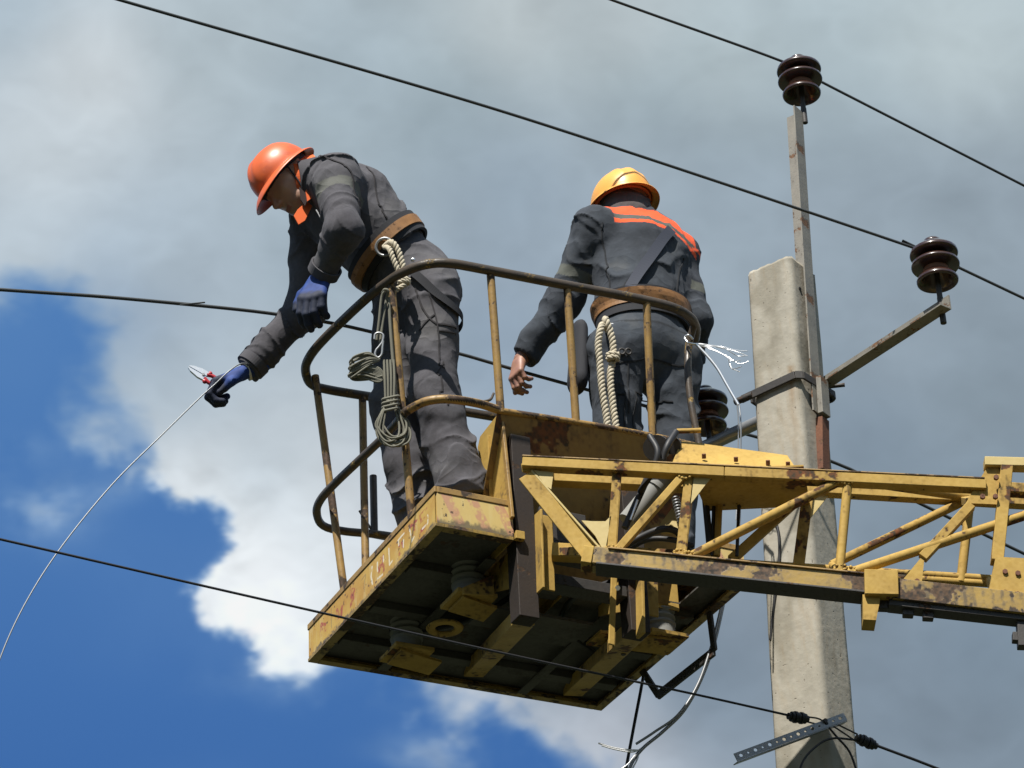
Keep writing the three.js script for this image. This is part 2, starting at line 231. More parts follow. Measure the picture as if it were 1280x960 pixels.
// ---------------------------------------------------------------- ground
{
  const tex = makeTexture(256, (u, v) => { const a = fbm2(u * 8, v * 8, 5, 301, 8), c = fbm2(u * 128, v * 128, 3, 302, 128); return toS(mix3(mix3([0.026, 0.032, 0.016], [0.042, 0.038, 0.028], clamp(0.4 + a, 0, 1)), [0.03, 0.04, 0.015], clamp(0.3 + c * 0.7, 0, 1))); }, true);
  tex.repeat.set(500, 500);
  const g = new THREE.PlaneGeometry(3000, 3000); g.rotateX(-Math.PI / 2);
  const m = new THREE.Mesh(g, new THREE.MeshStandardMaterial({ map: tex, roughness: 1 })); m.name = 'ground'; m.userData = { kind: 'structure' }; scene.add(m);
}

// added ring of trees and scrub, unseen below the frame, blocking the low sky
{
  const R = rng(4242), g = new THREE.IcosahedronGeometry(1, 1), p = g.attributes.position; for (let i = 0; i < p.count; i++) { const k = 1 + 0.35 * noise3(p.getX(i) * 2.3, p.getY(i) * 2.3, p.getZ(i) * 2.3, 9); p.setXYZ(i, p.getX(i) * k, p.getY(i) * k, p.getZ(i) * k); } g.computeVertexNormals();
  const list = []; for (let t = 0; t < 150; t++) { const a = t / 150 * 2 * Math.PI + R() * 0.05, d = 17 + R() * 16, h = 5.5 + R() * 3.5, cx = Math.cos(a) * d, cz = Math.sin(a) * d - 5; if (cz < -9 && Math.abs(cx) < 14 && d < 24) continue; for (let i = 0; i < 40; i++) { const y = 0.4 + R() * h, w = 1.9 * Math.sqrt(Math.max(0.1, 1 - Math.pow((y / h - 0.45) / 0.6, 2))), q = R() * 2 * Math.PI, r = Math.sqrt(R()) * w; list.push([cx + Math.cos(q) * r, y, cz + Math.sin(q) * r, 0.4 + R() * 0.5]); } }
  const m = new THREE.InstancedMesh(g, new THREE.MeshStandardMaterial({ color: 0xffffff, roughness: 1 }), list.length), o = new THREE.Object3D(), col = new THREE.Color();
  list.forEach(([x, y, z, s], i) => { o.position.set(x, y, z); o.rotation.set(R() * 6, R() * 6, R() * 6); o.scale.set(s, s * 0.8, s); o.updateMatrix(); m.setMatrixAt(i, o.matrix); m.setColorAt(i, col.setRGB(0.035 + 0.02 * R(), 0.06 + 0.03 * R(), 0.02)); });
  m.name = 'added_treeline'; m.userData = { kind: 'stuff', label: 'added unseen belt of dark green trees and scrub that blocks the low sky', category: 'trees' }; scene.add(m);
}

// ---------------------------------------------------------------- concrete pole
const WIRE_YAW = 28 * Math.PI / 180, wireDir = V3(Math.cos(WIRE_YAW), 0, -Math.sin(WIRE_YAW)), wireN = V3(Math.sin(WIRE_YAW), 0, Math.cos(WIRE_YAW));
const POLE_T = 10.78, polePlane = { P: at(985, 510, POLE_T), n: V3(0, 0, 1) };
const onPole = (px, py) => hitPlane(px, py, polePlane.P, polePlane.n);
const pole = (() => {
  // the shaft: tapered, square, chamfered; one face turned left, one right
  const topC = onPole(977, 342), y1 = topC.y, lowC = onPole(1016, 890), lean = topC.clone().sub(lowC).multiplyScalar(1 / (topC.y - lowC.y));
  const foot = topC.clone().addScaledVector(lean, -topC.y); foot.y = 0;
  const t = thing('utility_pole', 'square grey concrete pole with a steel top bracket, beside the lift basket', 'utility pole', foot);
  const yaw = 36 * Math.PI / 180, A = V3(-Math.sin(yaw), 0, Math.cos(yaw)), B = V3(Math.cos(yaw), 0, Math.sin(yaw));   // left and right face normals
  const half = (y) => lerp(0.099, 0.141, (y1 - y) / y1), axis = (y) => foot.clone().addScaledVector(lean, y);
  const ch = 0.016, rows = 260, ring = [], pos = [], idx = [];
  for (const [sa, sb] of [[1, -1], [1, 1], [-1, 1], [-1, -1]]) { const first = sa === sb; for (const k of [0, 0.5, 1]) ring.push([sa, sb, k, first]); }
  const N = 48; // finely divided so that the faces can be slightly uneven
  const prof = (h, s) => { const seg = s / N * 4, e = Math.floor(seg), f = seg - e; const c = [[1, -1], [1, 1], [-1, 1], [-1, -1]], p = c[e % 4], q = c[(e + 1) % 4]; let a = lerp(p[0], q[0], f), b = lerp(p[1], q[1], f); const r = Math.max(0, Math.abs(a) + Math.abs(b) - 2 + 0.16); if (r > 0) { a -= Math.sign(a) * r * 0.5; b -= Math.sign(b) * r * 0.5; } return [a * h, b * h]; };
  for (let j = 0; j <= rows; j++) {
    const y = j < 20 ? y1 * 0.5 * j / 20 : lerp(y1 * 0.5, y1, (j - 20) / (rows - 20));
    for (let s = 0; s < N; s++) { const [a, b] = prof(half(y), s), c = axis(y), w = 1 + 0.018 * fbm3(a * 14, y * 6, b * 14, 3, 7), topChip = j === rows ? -0.012 * Math.abs(fbm3(a * 30, 1, b * 30, 2, 3)) - 0.004 : 0; const p = c.addScaledVector(A, a * w).addScaledVector(B, b * w); pos.push(p.x, p.y + topChip, p.z); }
  }
  for (let j = 0; j < rows; j++) for (let s = 0; s < N; s++) { const a = j * N + s, b = j * N + (s + 1) % N; idx.push(a, a + N, b, b, a + N, b + N); }
  const c = axis(y1 + 0.004); pos.push(c.x, c.y, c.z); const k = pos.length / 3 - 1; for (let s = 0; s < N; s++) idx.push(rows * N + s, k, rows * N + (s + 1) % N);
  const g = new THREE.BufferGeometry(); g.setAttribute('position', new THREE.Float32BufferAttribute(pos, 3)); g.setIndex(idx); g.computeVertexNormals();
  const nrm = g.attributes.normal; { const p = g.attributes.position, q = V3(); const c0 = axis(4); q.fromBufferAttribute(nrm, 130 * N); const r = V3().fromBufferAttribute(p, 130 * N).sub(axis(p.getY(130 * N))); if (q.dot(r) < 0) { for (let i = 0; i < idx.length; i += 3) [idx[i], idx[i + 1]] = [idx[i + 1], idx[i]]; g.setIndex(idx); g.computeVertexNormals(); } }
  // stains: rust run-off below the clamp and bracket, dark weather marks under the top, formwork lines
  const clampY = onPole(990, 478).y;
  colorBy(g, (x, y, z) => { const c = axis(y), a = ((x - c.x) * A.x + (z - c.z) * A.z) / half(y), b = ((x - c.x) * B.x + (z - c.z) * B.z) / half(y), s = a > b ? b : -a; let k = [1, 1, 1]; const n = fbm3(x * 25, y * 3, z * 25, 3, 501), n2 = fbm3(x * 9, y * 7, z * 9, 4, 502), run = clamp((clampY - y) / 0.5, 0, 1);
    const streak = (c0, w) => Math.exp(-Math.pow((s - c0 + 0.08 * n) / w, 2)); if (y < clampY) k = mix3(k, [0.72, 0.52, 0.34], clamp((1 - run) * (a > b ? streak(0.72, 0.13) + 0.6 * streak(-0.9, 0.08) : streak(0.85, 0.14)) * (0.5 + n), 0, 0.75));
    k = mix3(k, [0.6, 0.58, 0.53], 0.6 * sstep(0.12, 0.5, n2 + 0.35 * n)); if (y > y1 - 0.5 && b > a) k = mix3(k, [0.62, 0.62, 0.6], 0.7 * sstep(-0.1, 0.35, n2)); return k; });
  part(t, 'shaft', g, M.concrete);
  const face = (y, na, nb, extra = 0) => axis(y).addScaledVector(A, na * half(y)).addScaledVector(B, nb * half(y)).addScaledVector(na === 1 && Math.abs(nb) < 1 ? A : B, extra);
  return { t, A, B, half, axis, y1, face };
})();
{
  const { t, A, B, half, axis, y1 } = pole;
  // bolt hole near the top, lifting eye
  const hp = hitPlane(1000, 361, axis(y1 - 0.1).addScaledVector(B, half(y1 - 0.1) + 0.001), B);
  part(t, 'bolt_hole', rod(hp.clone().addScaledVector(B, -0.02), hp.clone().addScaledVector(B, 0.0015), 0.008, 14), M.rubber);
  const top = axis(y1); part(t, 'lifting_eye', tubeAlong([top.clone().addScaledVector(A, 0.03), top.clone().addScaledVector(A, 0.025).add(V3(0, 0.02, 0)), top.clone().addScaledVector(A, -0.02).add(V3(0, 0.02, 0)), top.clone().addScaledVector(A, -0.03)], 0.004), M.rustSteel);
  // vertical angle iron that carries the top insulator
  const angP = axis(y1).addScaledVector(B, half(y1) + 0.012).addScaledVector(A, -0.01), n = V3(0, 0, 1);
  const a0 = hitPlane(1030, 520, angP, n), a1 = hitPlane(1005, 140, angP, n);
  const gA = angleBar(a0, a1, 0.07, 0.06, 0.006, A, 1, 1); gA.translate(-0.006, 0, 0);
  part(t, 'top_bracket', gA, M.angleSteel);
  part(t, 'bracket_shoe', bar(a0.clone().lerp(a1, 0.0).add(V3(0, -0.005, 0.012)), a0.clone().lerp(a1, 0.11).add(V3(0, 0, 0.012)), 0.056, 0.022, B), M.angleSteel);
  part(t, 'rusty_strip', bar(hitPlane(1029, 590, angP, n), hitPlane(1028, 524, angP, n), 0.05, 0.03, B), M.rustSteel, 'rust-brown steel strip below the bracket shoe');
  // clamp round the pole
  const yc = hitPlane(990, 474, axis(y1 - 0.4).addScaledVector(A, half(y1)), A).y, h = half(yc) + 0.008;
  const cc = (a, b, dy) => axis(yc + dy).addScaledVector(A, a * h).addScaledVector(B, b * h);
  const ring = [cc(1.05, -1.3, -0.012), cc(1.05, 0.86, 0), cc(0.86, 1.06, 0), cc(-1.0, 1.16, 0), cc(-1.12, 1.0, 0), cc(-1.1, -0.9, 0), cc(-0.9, -1.1, 0), cc(0.7, -1.14, 0)];
  const segs = []; for (let i = 0; i < ring.length - 1; i++) segs.push(bar(ring[i], ring[i + 1], 0.009, 0.032, UPV, 0.002));
  segs.push(rod(ring[0].clone().addScaledVector(B, -0.03), ring[0].clone().addScaledVector(B, 0.05), 0.013));
  part(t, 'clamp_band', joined(segs), M.blackSteel);
  // cross arm: right arm and left arm on one level line
  const yArm = axis(0).y + onPole(1040, 478).y;
  const R0 = hitY(1036, 486, yArm - 0.02), R1 = hitY(1181, 392, yArm - 0.02), dirR = R1.clone().sub(R0).normalize();
  const armP = axis(yArm), L1 = hitY(888, 567, yArm - 0.02), L0 = hitY(952, 532, yArm - 0.02);
  const side = UPV.clone().cross(dirR);
  const gR = angleBar(R0.clone().addScaledVector(dirR, -0.06), R1.clone().addScaledVector(dirR, 0.035), 0.055, 0.06, 0.006, UPV, -1, 1);
  part(t, 'cross_arm', gR, M.angleSteel);
  part(t, 'cross_arm', rod(L0.clone().add(V3(0.02, 0.03, 0)), L1.clone().add(V3(-0.02, 0.03, 0)), 0.026, 16), M.galvanised, 'grey steel tube arm behind the worker');
  part(t, 'bolt', rod(hitY(1030, 484, yArm), hitY(1056, 481, yArm), 0.008), M.blackSteel);
  for (let i = 0; i < 1; i++) { const p = R0.clone().lerp(R1, 0.78); part(t, 'weld_seam', bar(p.clone().add(V3(0, 0.0, 0.003)), p.clone().add(V3(0, 0.061, 0.003)), 0.004, 0.004), M.blackSteel); }
  // pin insulators
  function insulator(base, label, size = 1, up = V3(0, 1, 0)) {
    const o = thing('pin_insulator', label, 'insulator', base, 'pin insulators on the concrete pole');
    const s = size, sh = (y, r, t2) => [[r * 0.5, y - 0.012], [r * 0.72, y - 0.004], [r * 0.95, y - 0.012], [r, y - 0.006], [r * 0.96, y + 0.004], [r * 0.7, y + 0.018], [t2, y + 0.026]];
    const lathe = (prof, name, mat, parent = o) => { const g = new THREE.LatheGeometry(prof.map(([x, y]) => new THREE.Vector2(x * s * 0.93, (y > 0 ? y * 1.12 : y) * s)), 40); g.translate(base.x, base.y, base.z); return part(parent, name, g, mat); };
    lathe([[0.0001, -0.06], [0.011, -0.06], [0.011, 0.09], [0.0001, 0.09]], 'pin', M.blackSteel);
    lathe([[0.0001, 0.075], [0.03, 0.07], [0.048, 0.03], [0.074, 0.012], [0.081, 0.015], [0.083, 0.022], [0.075, 0.034], [0.05, 0.052], [0.046, 0.066]], 'bottom_shed', M.porcelain);
    lathe([[0.0465, 0.05], [0.053, 0.052], [0.051, 0.064], [0.047, 0.074]], 'collar', M.porcelainRaw);
    lathe([[0.044, 0.066], [0.06, 0.07], [0.092, 0.072], [0.096, 0.078], [0.094, 0.086], [0.07, 0.102], [0.05, 0.11]], 'middle_shed', M.porcelain);
    lathe([[0.048, 0.105], [0.06, 0.114], [0.092, 0.116], [0.096, 0.123], [0.094, 0.132], [0.068, 0.150], [0.046, 0.156]], 'top_shed', M.porcelain);
    lathe([[0.045, 0.154], [0.034, 0.158], [0.034, 0.166], [0.037, 0.170], [0.033, 0.178], [0.0001, 0.181]], 'head', M.porcelain);
    lathe([[0.036, 0.157], [0.04, 0.16], [0.04, 0.164], [0.036, 0.167]], 'tie_wire', M.wire);
    return base.clone().add(V3(0, 0.163 * 1.12 * s, 0));
  }
  const topPin = hitPlane(1005, 140, angP, n).add(V3(0, 0.07, -0.005)), rightPin = R1.clone().add(V3(0, 0.125, 0)).addScaledVector(dirR, -0.012), leftPin = L1.clone().add(V3(0, 0.1, 0));
  const gTop = insulator(topPin, 'brown porcelain pin insulator crowning the upright steel bracket', 1);
  const gRight = insulator(rightPin, 'brown porcelain pin insulator on the end of the inclined rusty arm', 1);
  const gLeft = insulator(leftPin, 'brown porcelain pin insulator partly behind the worker in the yellow helmet', 0.98);
  part(t, 'insulator_stem', rod(R1.clone().add(V3(0, -0.035, 0)).addScaledVector(dirR, -0.012), R1.clone().add(V3(0, 0.075, 0)).addScaledVector(dirR, -0.012), 0.0115), M.blackSteel);
  part(t, 'insulator_stem', rod(L1.clone().add(V3(0, 0.0, 0)), L1.clone().add(V3(0, 0.06, 0)), 0.012), M.blackSteel);
  part(t, 'insulator_stem', rod(topPin.clone().add(V3(0, -0.12, 0)), topPin.clone().add(V3(0, -0.05, 0)), 0.0115), M.blackSteel);
  // conductors
  function conductor(G, leftPix, rightPix, label, r = 0.0055) {
    const q = (p) => hitPlane(p[0], p[1], G.clone().add(V3(0, 0, -0.1)), wireN), far = (a, b, k) => a.clone().addScaledVector(b.clone().sub(a), k);
    const lp = leftPix.map(q), rp = rightPix.map(q), pts = [];
    const lEnd = lp[0], lDir = lp[0].clone().sub(lp[1] || G).normalize(), rEnd = rp[rp.length - 1], rDir = rEnd.clone().sub(rp.length > 1 ? rp[rp.length - 2] : G).normalize();
    pts.push(lEnd.clone().addScaledVector(lDir, 5).add(V3(0, 0.12, 0)), lEnd.clone().addScaledVector(lDir, 2), ...lp, ...rp, rEnd.clone().addScaledVector(rDir, 8), rEnd.clone().addScaledVector(rDir, 16).add(V3(0, 0.2, 0)));
    return single('overhead_wire', label, 'power line', tubeAlong(pts, r, 400, 8, false, 0.4), M.wire, G, 'bare conductors of the overhead line');
  }
  conductor(gTop, [[765, 0], [976, 76]], [[1030, 104], [1280, 232]], 'bare wire tied to the insulator on the upright steel bracket');
  conductor(gRight, [[150, 0], [640, 143], [1146, 311]], [[1204, 337], [1280, 373]], 'long bare wire tied to the insulator on the inclined rusty arm');
  const heldWire = conductor(gLeft, [[0, 362], [130, 371], [260, 383], [340, 392], [430, 407], [570, 441], [640, 461], [872, 526]], [[1040, 577], [1280, 692]], 'bare wire passing behind both workers to the partly hidden insulator', 0.0068);
  globalThis.__g = { gLeft };
  {
    const G = gLeft, a = hitPlane(225, 381, G, wireN), b = hitPlane(256, 378, G, wireN);
    part(heldWire, 'wire_tail', tubeAlong([a, b], 0.003), M.wire);
  }
  // low service cable with strain clamps and the perforated strap
  const lowP = axis(onPole(1025, 900).y).addScaledVector(A, half(3)).addScaledVector(B, half(3)).addScaledVector(V3(0, 0, 1), 0.02);
  const q = (x, y) => hitPlane(x, y, lowP, wireN);
  const c1 = [q(-420, 578), q(0, 674), q(380, 761), q(640, 819), q(860, 866), q(985, 894)], c2 = [q(1096, 932), q(1170, 960), q(1500, 1088)];
  const ext = (a, b, k) => b.clone().addScaledVector(b.clone().sub(a).normalize(), k);
  single('service_cable', 'thin black cable crossing below the platform to the strain clamp on the pole', 'cable', tubeAlong([ext(c1[1], c1[0], 4), ...c1], 0.0042, 200, 8), M.rubber, c1[5]);
  single('service_cable', 'thin black cable leaving the pole below its perforated strap', 'cable', tubeAlong([...c2, ext(c2[1], c2[2], 12)], 0.0052, 100, 8), M.rubber, c2[0]);
  function clamp_(a, b, label) { const o = thing('strain_clamp', label, 'clamp', a); const d = b.clone().sub(a), m = (k) => a.clone().addScaledVector(d, k);
    const body = []; for (let i = 0; i < 5; i++) body.push(rod(m(0.15 + i * 0.15), m(0.27 + i * 0.15), 0.018 + (i % 2) * 0.003, 12)); body.push(rod(m(0), m(1), 0.012, 10)); part(o, 'body', joined(body), M.rubber); return o; }
  const k1 = clamp_(q(985, 895), q(1010, 899), 'black ribbed strain clamp left of the perforated strap'), k2 = clamp_(q(1096, 933), q(1070, 922), 'black strain clamp hanging right of the pole edge');
  const hook = q(1030, 902); part(k1, 'bail', joined([tubeAlong([q(1008, 896), q(1022, 898), hook], 0.003), tubeAlong([q(1008, 902), q(1022, 905), hook], 0.003)]), M.blackSteel);
  part(k2, 'bail', joined([tubeAlong([q(1072, 918), q(1045, 905), hook], 0.003), tubeAlong([q(1072, 928), q(1045, 910), hook], 0.003)]), M.blackSteel);
  // perforated strap bolted over the corner: face towards the camera with holes
  const s0 = q(919, 947), s1 = q(1056, 896), sd = s1.clone().sub(s0), sl = sd.length(), shp = new THREE.Shape([[0, -0.014], [sl, -0.014], [sl, 0.014], [0, 0.014]].map(([x, y]) => new THREE.Vector2(x, y)));
  for (let i = 0, n2 = 15; i < n2; i++) { const hole = new THREE.Path(); hole.absellipse(0.025 + i * (sl - 0.05) / (n2 - 1), 0, i % 2 ? 0.0055 : 0.0085, i % 2 ? 0.0035 : 0.006, 0, Math.PI * 2); shp.holes.push(hole); }
  const gs = new THREE.ExtrudeGeometry(shp, { depth: 0.004, bevelEnabled: false, curveSegments: 8 }), zx = sd.clone().normalize(), zz = wireN.clone().addScaledVector(zx, -wireN.dot(zx)).normalize(), zy = zz.clone().cross(zx);
  gs.applyMatrix4(new THREE.Matrix4().makeBasis(zx, zy, zz)); gs.translate(s0.x, s0.y, s0.z);
  const lip = bar(s0.clone().addScaledVector(zy, -0.0165).addScaledVector(zz, -0.012), s1.clone().addScaledVector(zy, -0.0165).addScaledVector(zz, -0.012), 0.03, 0.0035, zy, 0.001);
  part(t, 'perforated_strap', joined([gs, lip]), M.galvanised);
  part(t, 'strap_band', joined([rod(hook.clone().addScaledVector(wireN, -0.1), hook.clone().addScaledVector(wireN, 0.012), 0.008)]), M.blackSteel);
  // loose cable down the pole face
  const fl = (x, y) => hitPlane(x, y, axis(y1 - 1).addScaledVector(A, half(y1 - 1.4) + 0.012), A), fr = (x, y) => hitPlane(x, y, axis(y1 - 1).addScaledVector(B, half(y1 - 1.9) + 0.02), B);
  single('drop_cable', 'dark cable running down the left face of the concrete pole', 'cable', tubeAlong([fl(962, 640), fl(972, 660), fl(974, 700), fl(967, 760), fl(963, 800)], 0.005), M.rubber, fl(962, 640));
  single('drop_cable', 'black loop of cable bowed below the perforated strap', 'cable', tubeAlong([q(1070, 925), q(1040, 923), q(1020, 933), q(1003, 953), q(995, 985)], 0.004), M.rubber, q(1070, 925));
  single('drop_cable', 'black cable hanging steeply from the hook of the strap', 'cable', tubeAlong([hook, q(1045, 920), q(1062, 940), q(1072, 970), q(1076, 1000)], 0.004), M.rubber, hook);
}

// ---------------------------------------------------------------- work platform of the lift
const PLH = 1.65 + 5.217 * 0.88, PU = 1.194, PV = 1.114, PYAW = 27.3 * Math.PI / 180;
const pu = V3(Math.cos(PYAW), 0, -Math.sin(PYAW)), pv = V3(-Math.sin(PYAW), 0, -Math.cos(PYAW));
const PC = [[549, 655], [383, 829], [756, 884], [928, 731]].reduce((s, p) => s.add(hitY(p[0], p[1], PLH).multiplyScalar(0.25)), V3(0, 0, 0));
const PO = PC.clone().addScaledVector(pu, -PU / 2).addScaledVector(pv, -PV / 2);
const PL = (u, v, w) => PO.clone().addScaledVector(pu, u).addScaledVector(pv, v).add(V3(0, w, 0));
const hitW = (px, py, w) => hitY(px, py, PLH + w), hitV = (px, py, v) => hitPlane(px, py, PL(0, v, 0), pv), hitU = (px, py, u) => hitPlane(px, py, PL(u, 0, 0), pu);
const uvw = (P) => { const d = P.clone().sub(PO); return [d.dot(pu), d.dot(pv), d.y]; };
const DECK = 0.15, LIP = 0.142;
const pbox = (u0, u1, v0, v1, w0, w1, bevel = 0.003) => { const g = new RoundedBoxGeometry(Math.abs(u1 - u0), Math.abs(w1 - w0), Math.abs(v1 - v0), 1, bevel); g.applyMatrix4(new THREE.Matrix4().makeBasis(pu, UPV, pv.clone().negate())); const c = PL((u0 + u1) / 2, (v0 + v1) / 2, (w0 + w1) / 2); g.translate(c.x, c.y, c.z); return g; };
// painted sheet: a rectangle with uv 0..1, lying just proud of its panel
function paintedSheet(o, ex, ey, w, h) { const n = ex.clone().cross(ey), g = new THREE.BufferGeometry(), P = [o, o.clone().addScaledVector(ex, w), o.clone().addScaledVector(ex, w).addScaledVector(ey, h), o.clone().addScaledVector(ey, h)]; g.setAttribute('position', new THREE.Float32BufferAttribute(P.flatMap((p) => [p.x, p.y, p.z]), 3)); g.setAttribute('normal', new THREE.Float32BufferAttribute([0, 1, 2, 3].flatMap(() => [n.x, n.y, n.z]), 3)); g.setAttribute('uv', new THREE.Float32BufferAttribute([0, 0, 1, 0, 1, 1, 0, 1], 2)); g.setIndex([0, 1, 2, 0, 2, 3]); return g; }
function rawPart(parent, name, geo, mat, label) { const b = parent.position; geo.translate(-b.x, -b.y, -b.z); const m = new THREE.Mesh(geo, mat); m.name = name; if (label) m.userData.label = label; parent.add(m); return m; }
const segD = (x, y, [ax, ay, bx, by]) => { const ex = bx - ax, ey = by - ay, t = clamp(((x - ax) * ex + (y - ay) * ey) / (ex * ex + ey * ey || 1), 0, 1); return Math.hypot(x - ax - ex * t, y - ay - ey * t); };
function panelTexture(wm, hm, W, H, fn) { const d = new Uint8Array(W * H * 4); for (let j = 0; j < H; j++) for (let i = 0; i < W; i++) { const c = toS(fn((i + 0.5) / W * wm, (j + 0.5) / H * hm)), o = (j * W + i) * 4; for (let k = 0; k < 3; k++) d[o + k] = clamp(c[k], 0, 1) * 255; d[o + 3] = 255; } const t = new THREE.DataTexture(d, W, H); t.colorSpace = THREE.SRGBColorSpace; t.magFilter = THREE.LinearFilter; t.minFilter = THREE.LinearMipmapLinearFilter; t.generateMipmaps = true; t.needsUpdate = true; return t; }
const wornPaint = (x, y, seed) => {
  const a = fbm2(x * 9, y * 9, 4, seed), c = fbm2(x * 70, y * 50, 4, seed + 5), s = fbm2(x * 60, y * 7, 3, seed + 9);
  let k = mix3([0.56, 0.37, 0.085], [0.46, 0.25, 0.05], clamp(0.5 + a * 0.9 + 0.3 * c, 0, 1));
  k = mix3(k, [0.60, 0.46, 0.20], 0.5 * sstep(0.1, 0.6, s + 0.3 * c)); return { k, a, c, s };
};
const platform = thing('work_platform', 'worn yellow steel lift basket carrying two workers, with rusty tube railings', 'lift basket', PL(PU / 2, PV / 2, 0));
const NU0 = uvw(hitV(640, 640, 0))[0], NU1 = uvw(hitV(893, 690, 0))[0], ND = 0.27;
{
  const p = platform;
  // deck and underside
  const deckPts = [[0.004, 0.004], [NU0, 0.004], [NU0, ND], [NU1, ND], [NU1, 0.004], [PU - 0.004, 0.004], [PU - 0.004, PV - 0.004], [0.004, PV - 0.004]];
  part(p, 'deck', plate(deckPts.map(([u, v]) => PL(u, v, DECK - 0.008)), UPV, 0.012), M.yellow);
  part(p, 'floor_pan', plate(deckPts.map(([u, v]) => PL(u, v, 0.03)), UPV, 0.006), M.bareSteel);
  // side panels
  part(p, 'side_panel', pbox(0, 0.006, 0.0065, PV - 0.0065, 0, LIP - 0.004), M.yellowWorn);
  part(p, 'side_panel', pbox(PU - 0.006, PU, 0.0065, PV - 0.0065, 0, LIP - 0.004), M.yellowWorn);
  part(p, 'side_panel', pbox(0, PU, PV - 0.006, PV, 0, LIP - 0.004), M.yellowWorn);
  part(p, 'front_panel', pbox(0, NU0, 0, 0.006, 0, LIP - 0.004), M.yellowWorn);
  part(p, 'front_panel', pbox(NU1, PU, 0, 0.006, 0, LIP - 0.004), M.yellowWorn);
  part(p, 'notch_panel', pbox(NU0, NU1, ND, ND + 0.006, -0.002, DECK - 0.016), M.yellow);
  part(p, 'notch_panel', pbox(NU0 - 0.003, NU0 + 0.003, 0.0065, ND + 0.0055, -0.002, DECK - 0.016), M.yellow);
  // top edge trims (rusty angle edge)
  const trim = (name, u0, u1, v0, v1) => part(p, name, pbox(u0, u1, v0, v1, LIP - 0.018, LIP + 0.006, 0.003), M.railYellow);
  trim('edge_trim', -0.007, 0.004, -0.006, PV + 0.006); trim('edge_trim', 0.0045, NU0 + 0.004, -0.007, 0.004); trim('edge_trim', NU1, PU + 0.006, -0.007, 0.004); trim('edge_trim', PU - 0.004, PU + 0.007, 0.0045, PV + 0.006); trim('edge_trim', 0.0045, PU - 0.0045, PV - 0.004, PV + 0.007);
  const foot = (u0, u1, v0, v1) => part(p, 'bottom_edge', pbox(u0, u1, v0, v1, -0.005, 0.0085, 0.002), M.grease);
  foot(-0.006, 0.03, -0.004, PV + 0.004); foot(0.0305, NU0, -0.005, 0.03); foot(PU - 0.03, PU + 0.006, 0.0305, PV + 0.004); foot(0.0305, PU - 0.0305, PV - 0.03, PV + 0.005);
  // painted lettering on the long side, faded warning stripes on the short front
  const white = [], red = [], darkS = [];
  const S = (f) => f * PV;                                  // along the side: 0 far end .. PV near corner
  const glyph = (f, arr, list, hgt = 0.085, wid = 0.05) => { for (const [a, b, c, d] of list) arr.push([S(f) + a * wid, 0.03 + b * hgt, S(f) + c * wid, 0.03 + d * hgt]); };
  glyph(0.895, red, [[0, 0.9, 0.9, 0.9], [0, 0.9, 0.05, 0.5], [0.05, 0.5, 0.8, 0.5], [0.8, 0.5, 0.8, 0.1], [0.8, 0.1, 0, 0.05]]); glyph(0.905, white, [[0, 0.1, 0.9, 0.08], [0.9, 0.08, 0.9, 0.5]]);
  glyph(0.81, white, [[0, 1, 0.35, 0], [0.35, 0, 1, 0.25]]); glyph(0.825, red, [[0, 0.95, 0.9, 0.9], [0.5, 0.9, 0.4, 0.3]]);
  glyph(0.725, white, [[0, 0.9, 1, 0.95], [0.05, 0.9, 0.1, 0.6], [0.9, 0.6, 0.85, 0.2]]); glyph(0.73, red, [[0.1, 0.55, 0.7, 0.5], [0.7, 0.5, 0.65, 0.1], [0.65, 0.1, 0.1, 0.05]]);
  glyph(0.65, white, [[0.1, 1, 0.15, 0.05], [0.15, 0.05, 0.6, 0.1]]); glyph(0.575, red, [[0.1, 0.05, 0.1, 0.9], [0.1, 0.9, 0.8, 0.9], [0.8, 0.9, 0.8, 0.1], [0.1, 0.5, 0.8, 0.5]]); glyph(0.565, white, [[0, 0.9, 0, 0.4], [0, 0.0, 0.8, -0.05], [1.05, 0.9, 1.05, 0.6]]);
  glyph(0.515, white, [[0.2, 1, 0, 0.5], [0, 0.5, 0.2, 0]]); glyph(0.44, darkS, [[0, 0.9, 0.7, 0.95], [0.7, 0.95, 0.35, 0.3]]);
  glyph(0.345, red, [[0.2, 0.05, 0.35, 0.95], [0.35, 0.95, 0.75, 0.8], [0.75, 0.8, 0.6, 0.3]]); glyph(0.27, red, [[0.1, 0.1, 0.2, 0.6]]); glyph(0.24, red, [[0, 0.7, 0.3, 0.2]]); glyph(0.1, red, [[0, 0.2, 0.2, 0.85], [0.2, 0.85, 0.9, 0.6], [0.3, 0.5, 0.9, 0.3]]); glyph(0.19, darkS, [[0.1, 1, 0, 0]], 0.1, 0.02);
  const near = (list, x, y) => list.reduce((m, s) => Math.min(m, segD(x, y, s)), 9);
  const t1 = panelTexture(PV, LIP, 1536, 200, (x, y) => {
    const q = wornPaint(x, y, 401); let k = q.k; const wx = x + 0.004 * q.c, wy = y + 0.004 * q.a;
    const wear = sstep(-0.35, 0.25, q.c + 0.5 * q.a);
    k = mix3(k, [0.34, 0.065, 0.05], 0.9 * wear * (1 - sstep(0.007, 0.011, near(red, wx, wy))));
    k = mix3(k, [0.72, 0.66, 0.52], 0.9 * sstep(-0.4, 0.1, q.c + 0.25) * (1 - sstep(0.0035, 0.006, near(white, wx, wy))));
    k = mix3(k, [0.16, 0.12, 0.08], 0.55 * (1 - sstep(0.002, 0.004, near(darkS, wx, wy))));
    k = mix3(k, [0.11, 0.085, 0.06], 0.9 * sstep(0.01, -0.008, y - 0.004 + 0.018 * q.c + 0.012 * q.a));     // grime crust on the bottom edge
    k = mix3(k, [0.12, 0.06, 0.03], sstep(0.52, 0.66, q.c + 0.35 * q.a)); return k;
  });
  const mat1 = new THREE.MeshStandardMaterial({ map: t1, roughness: 0.55 });
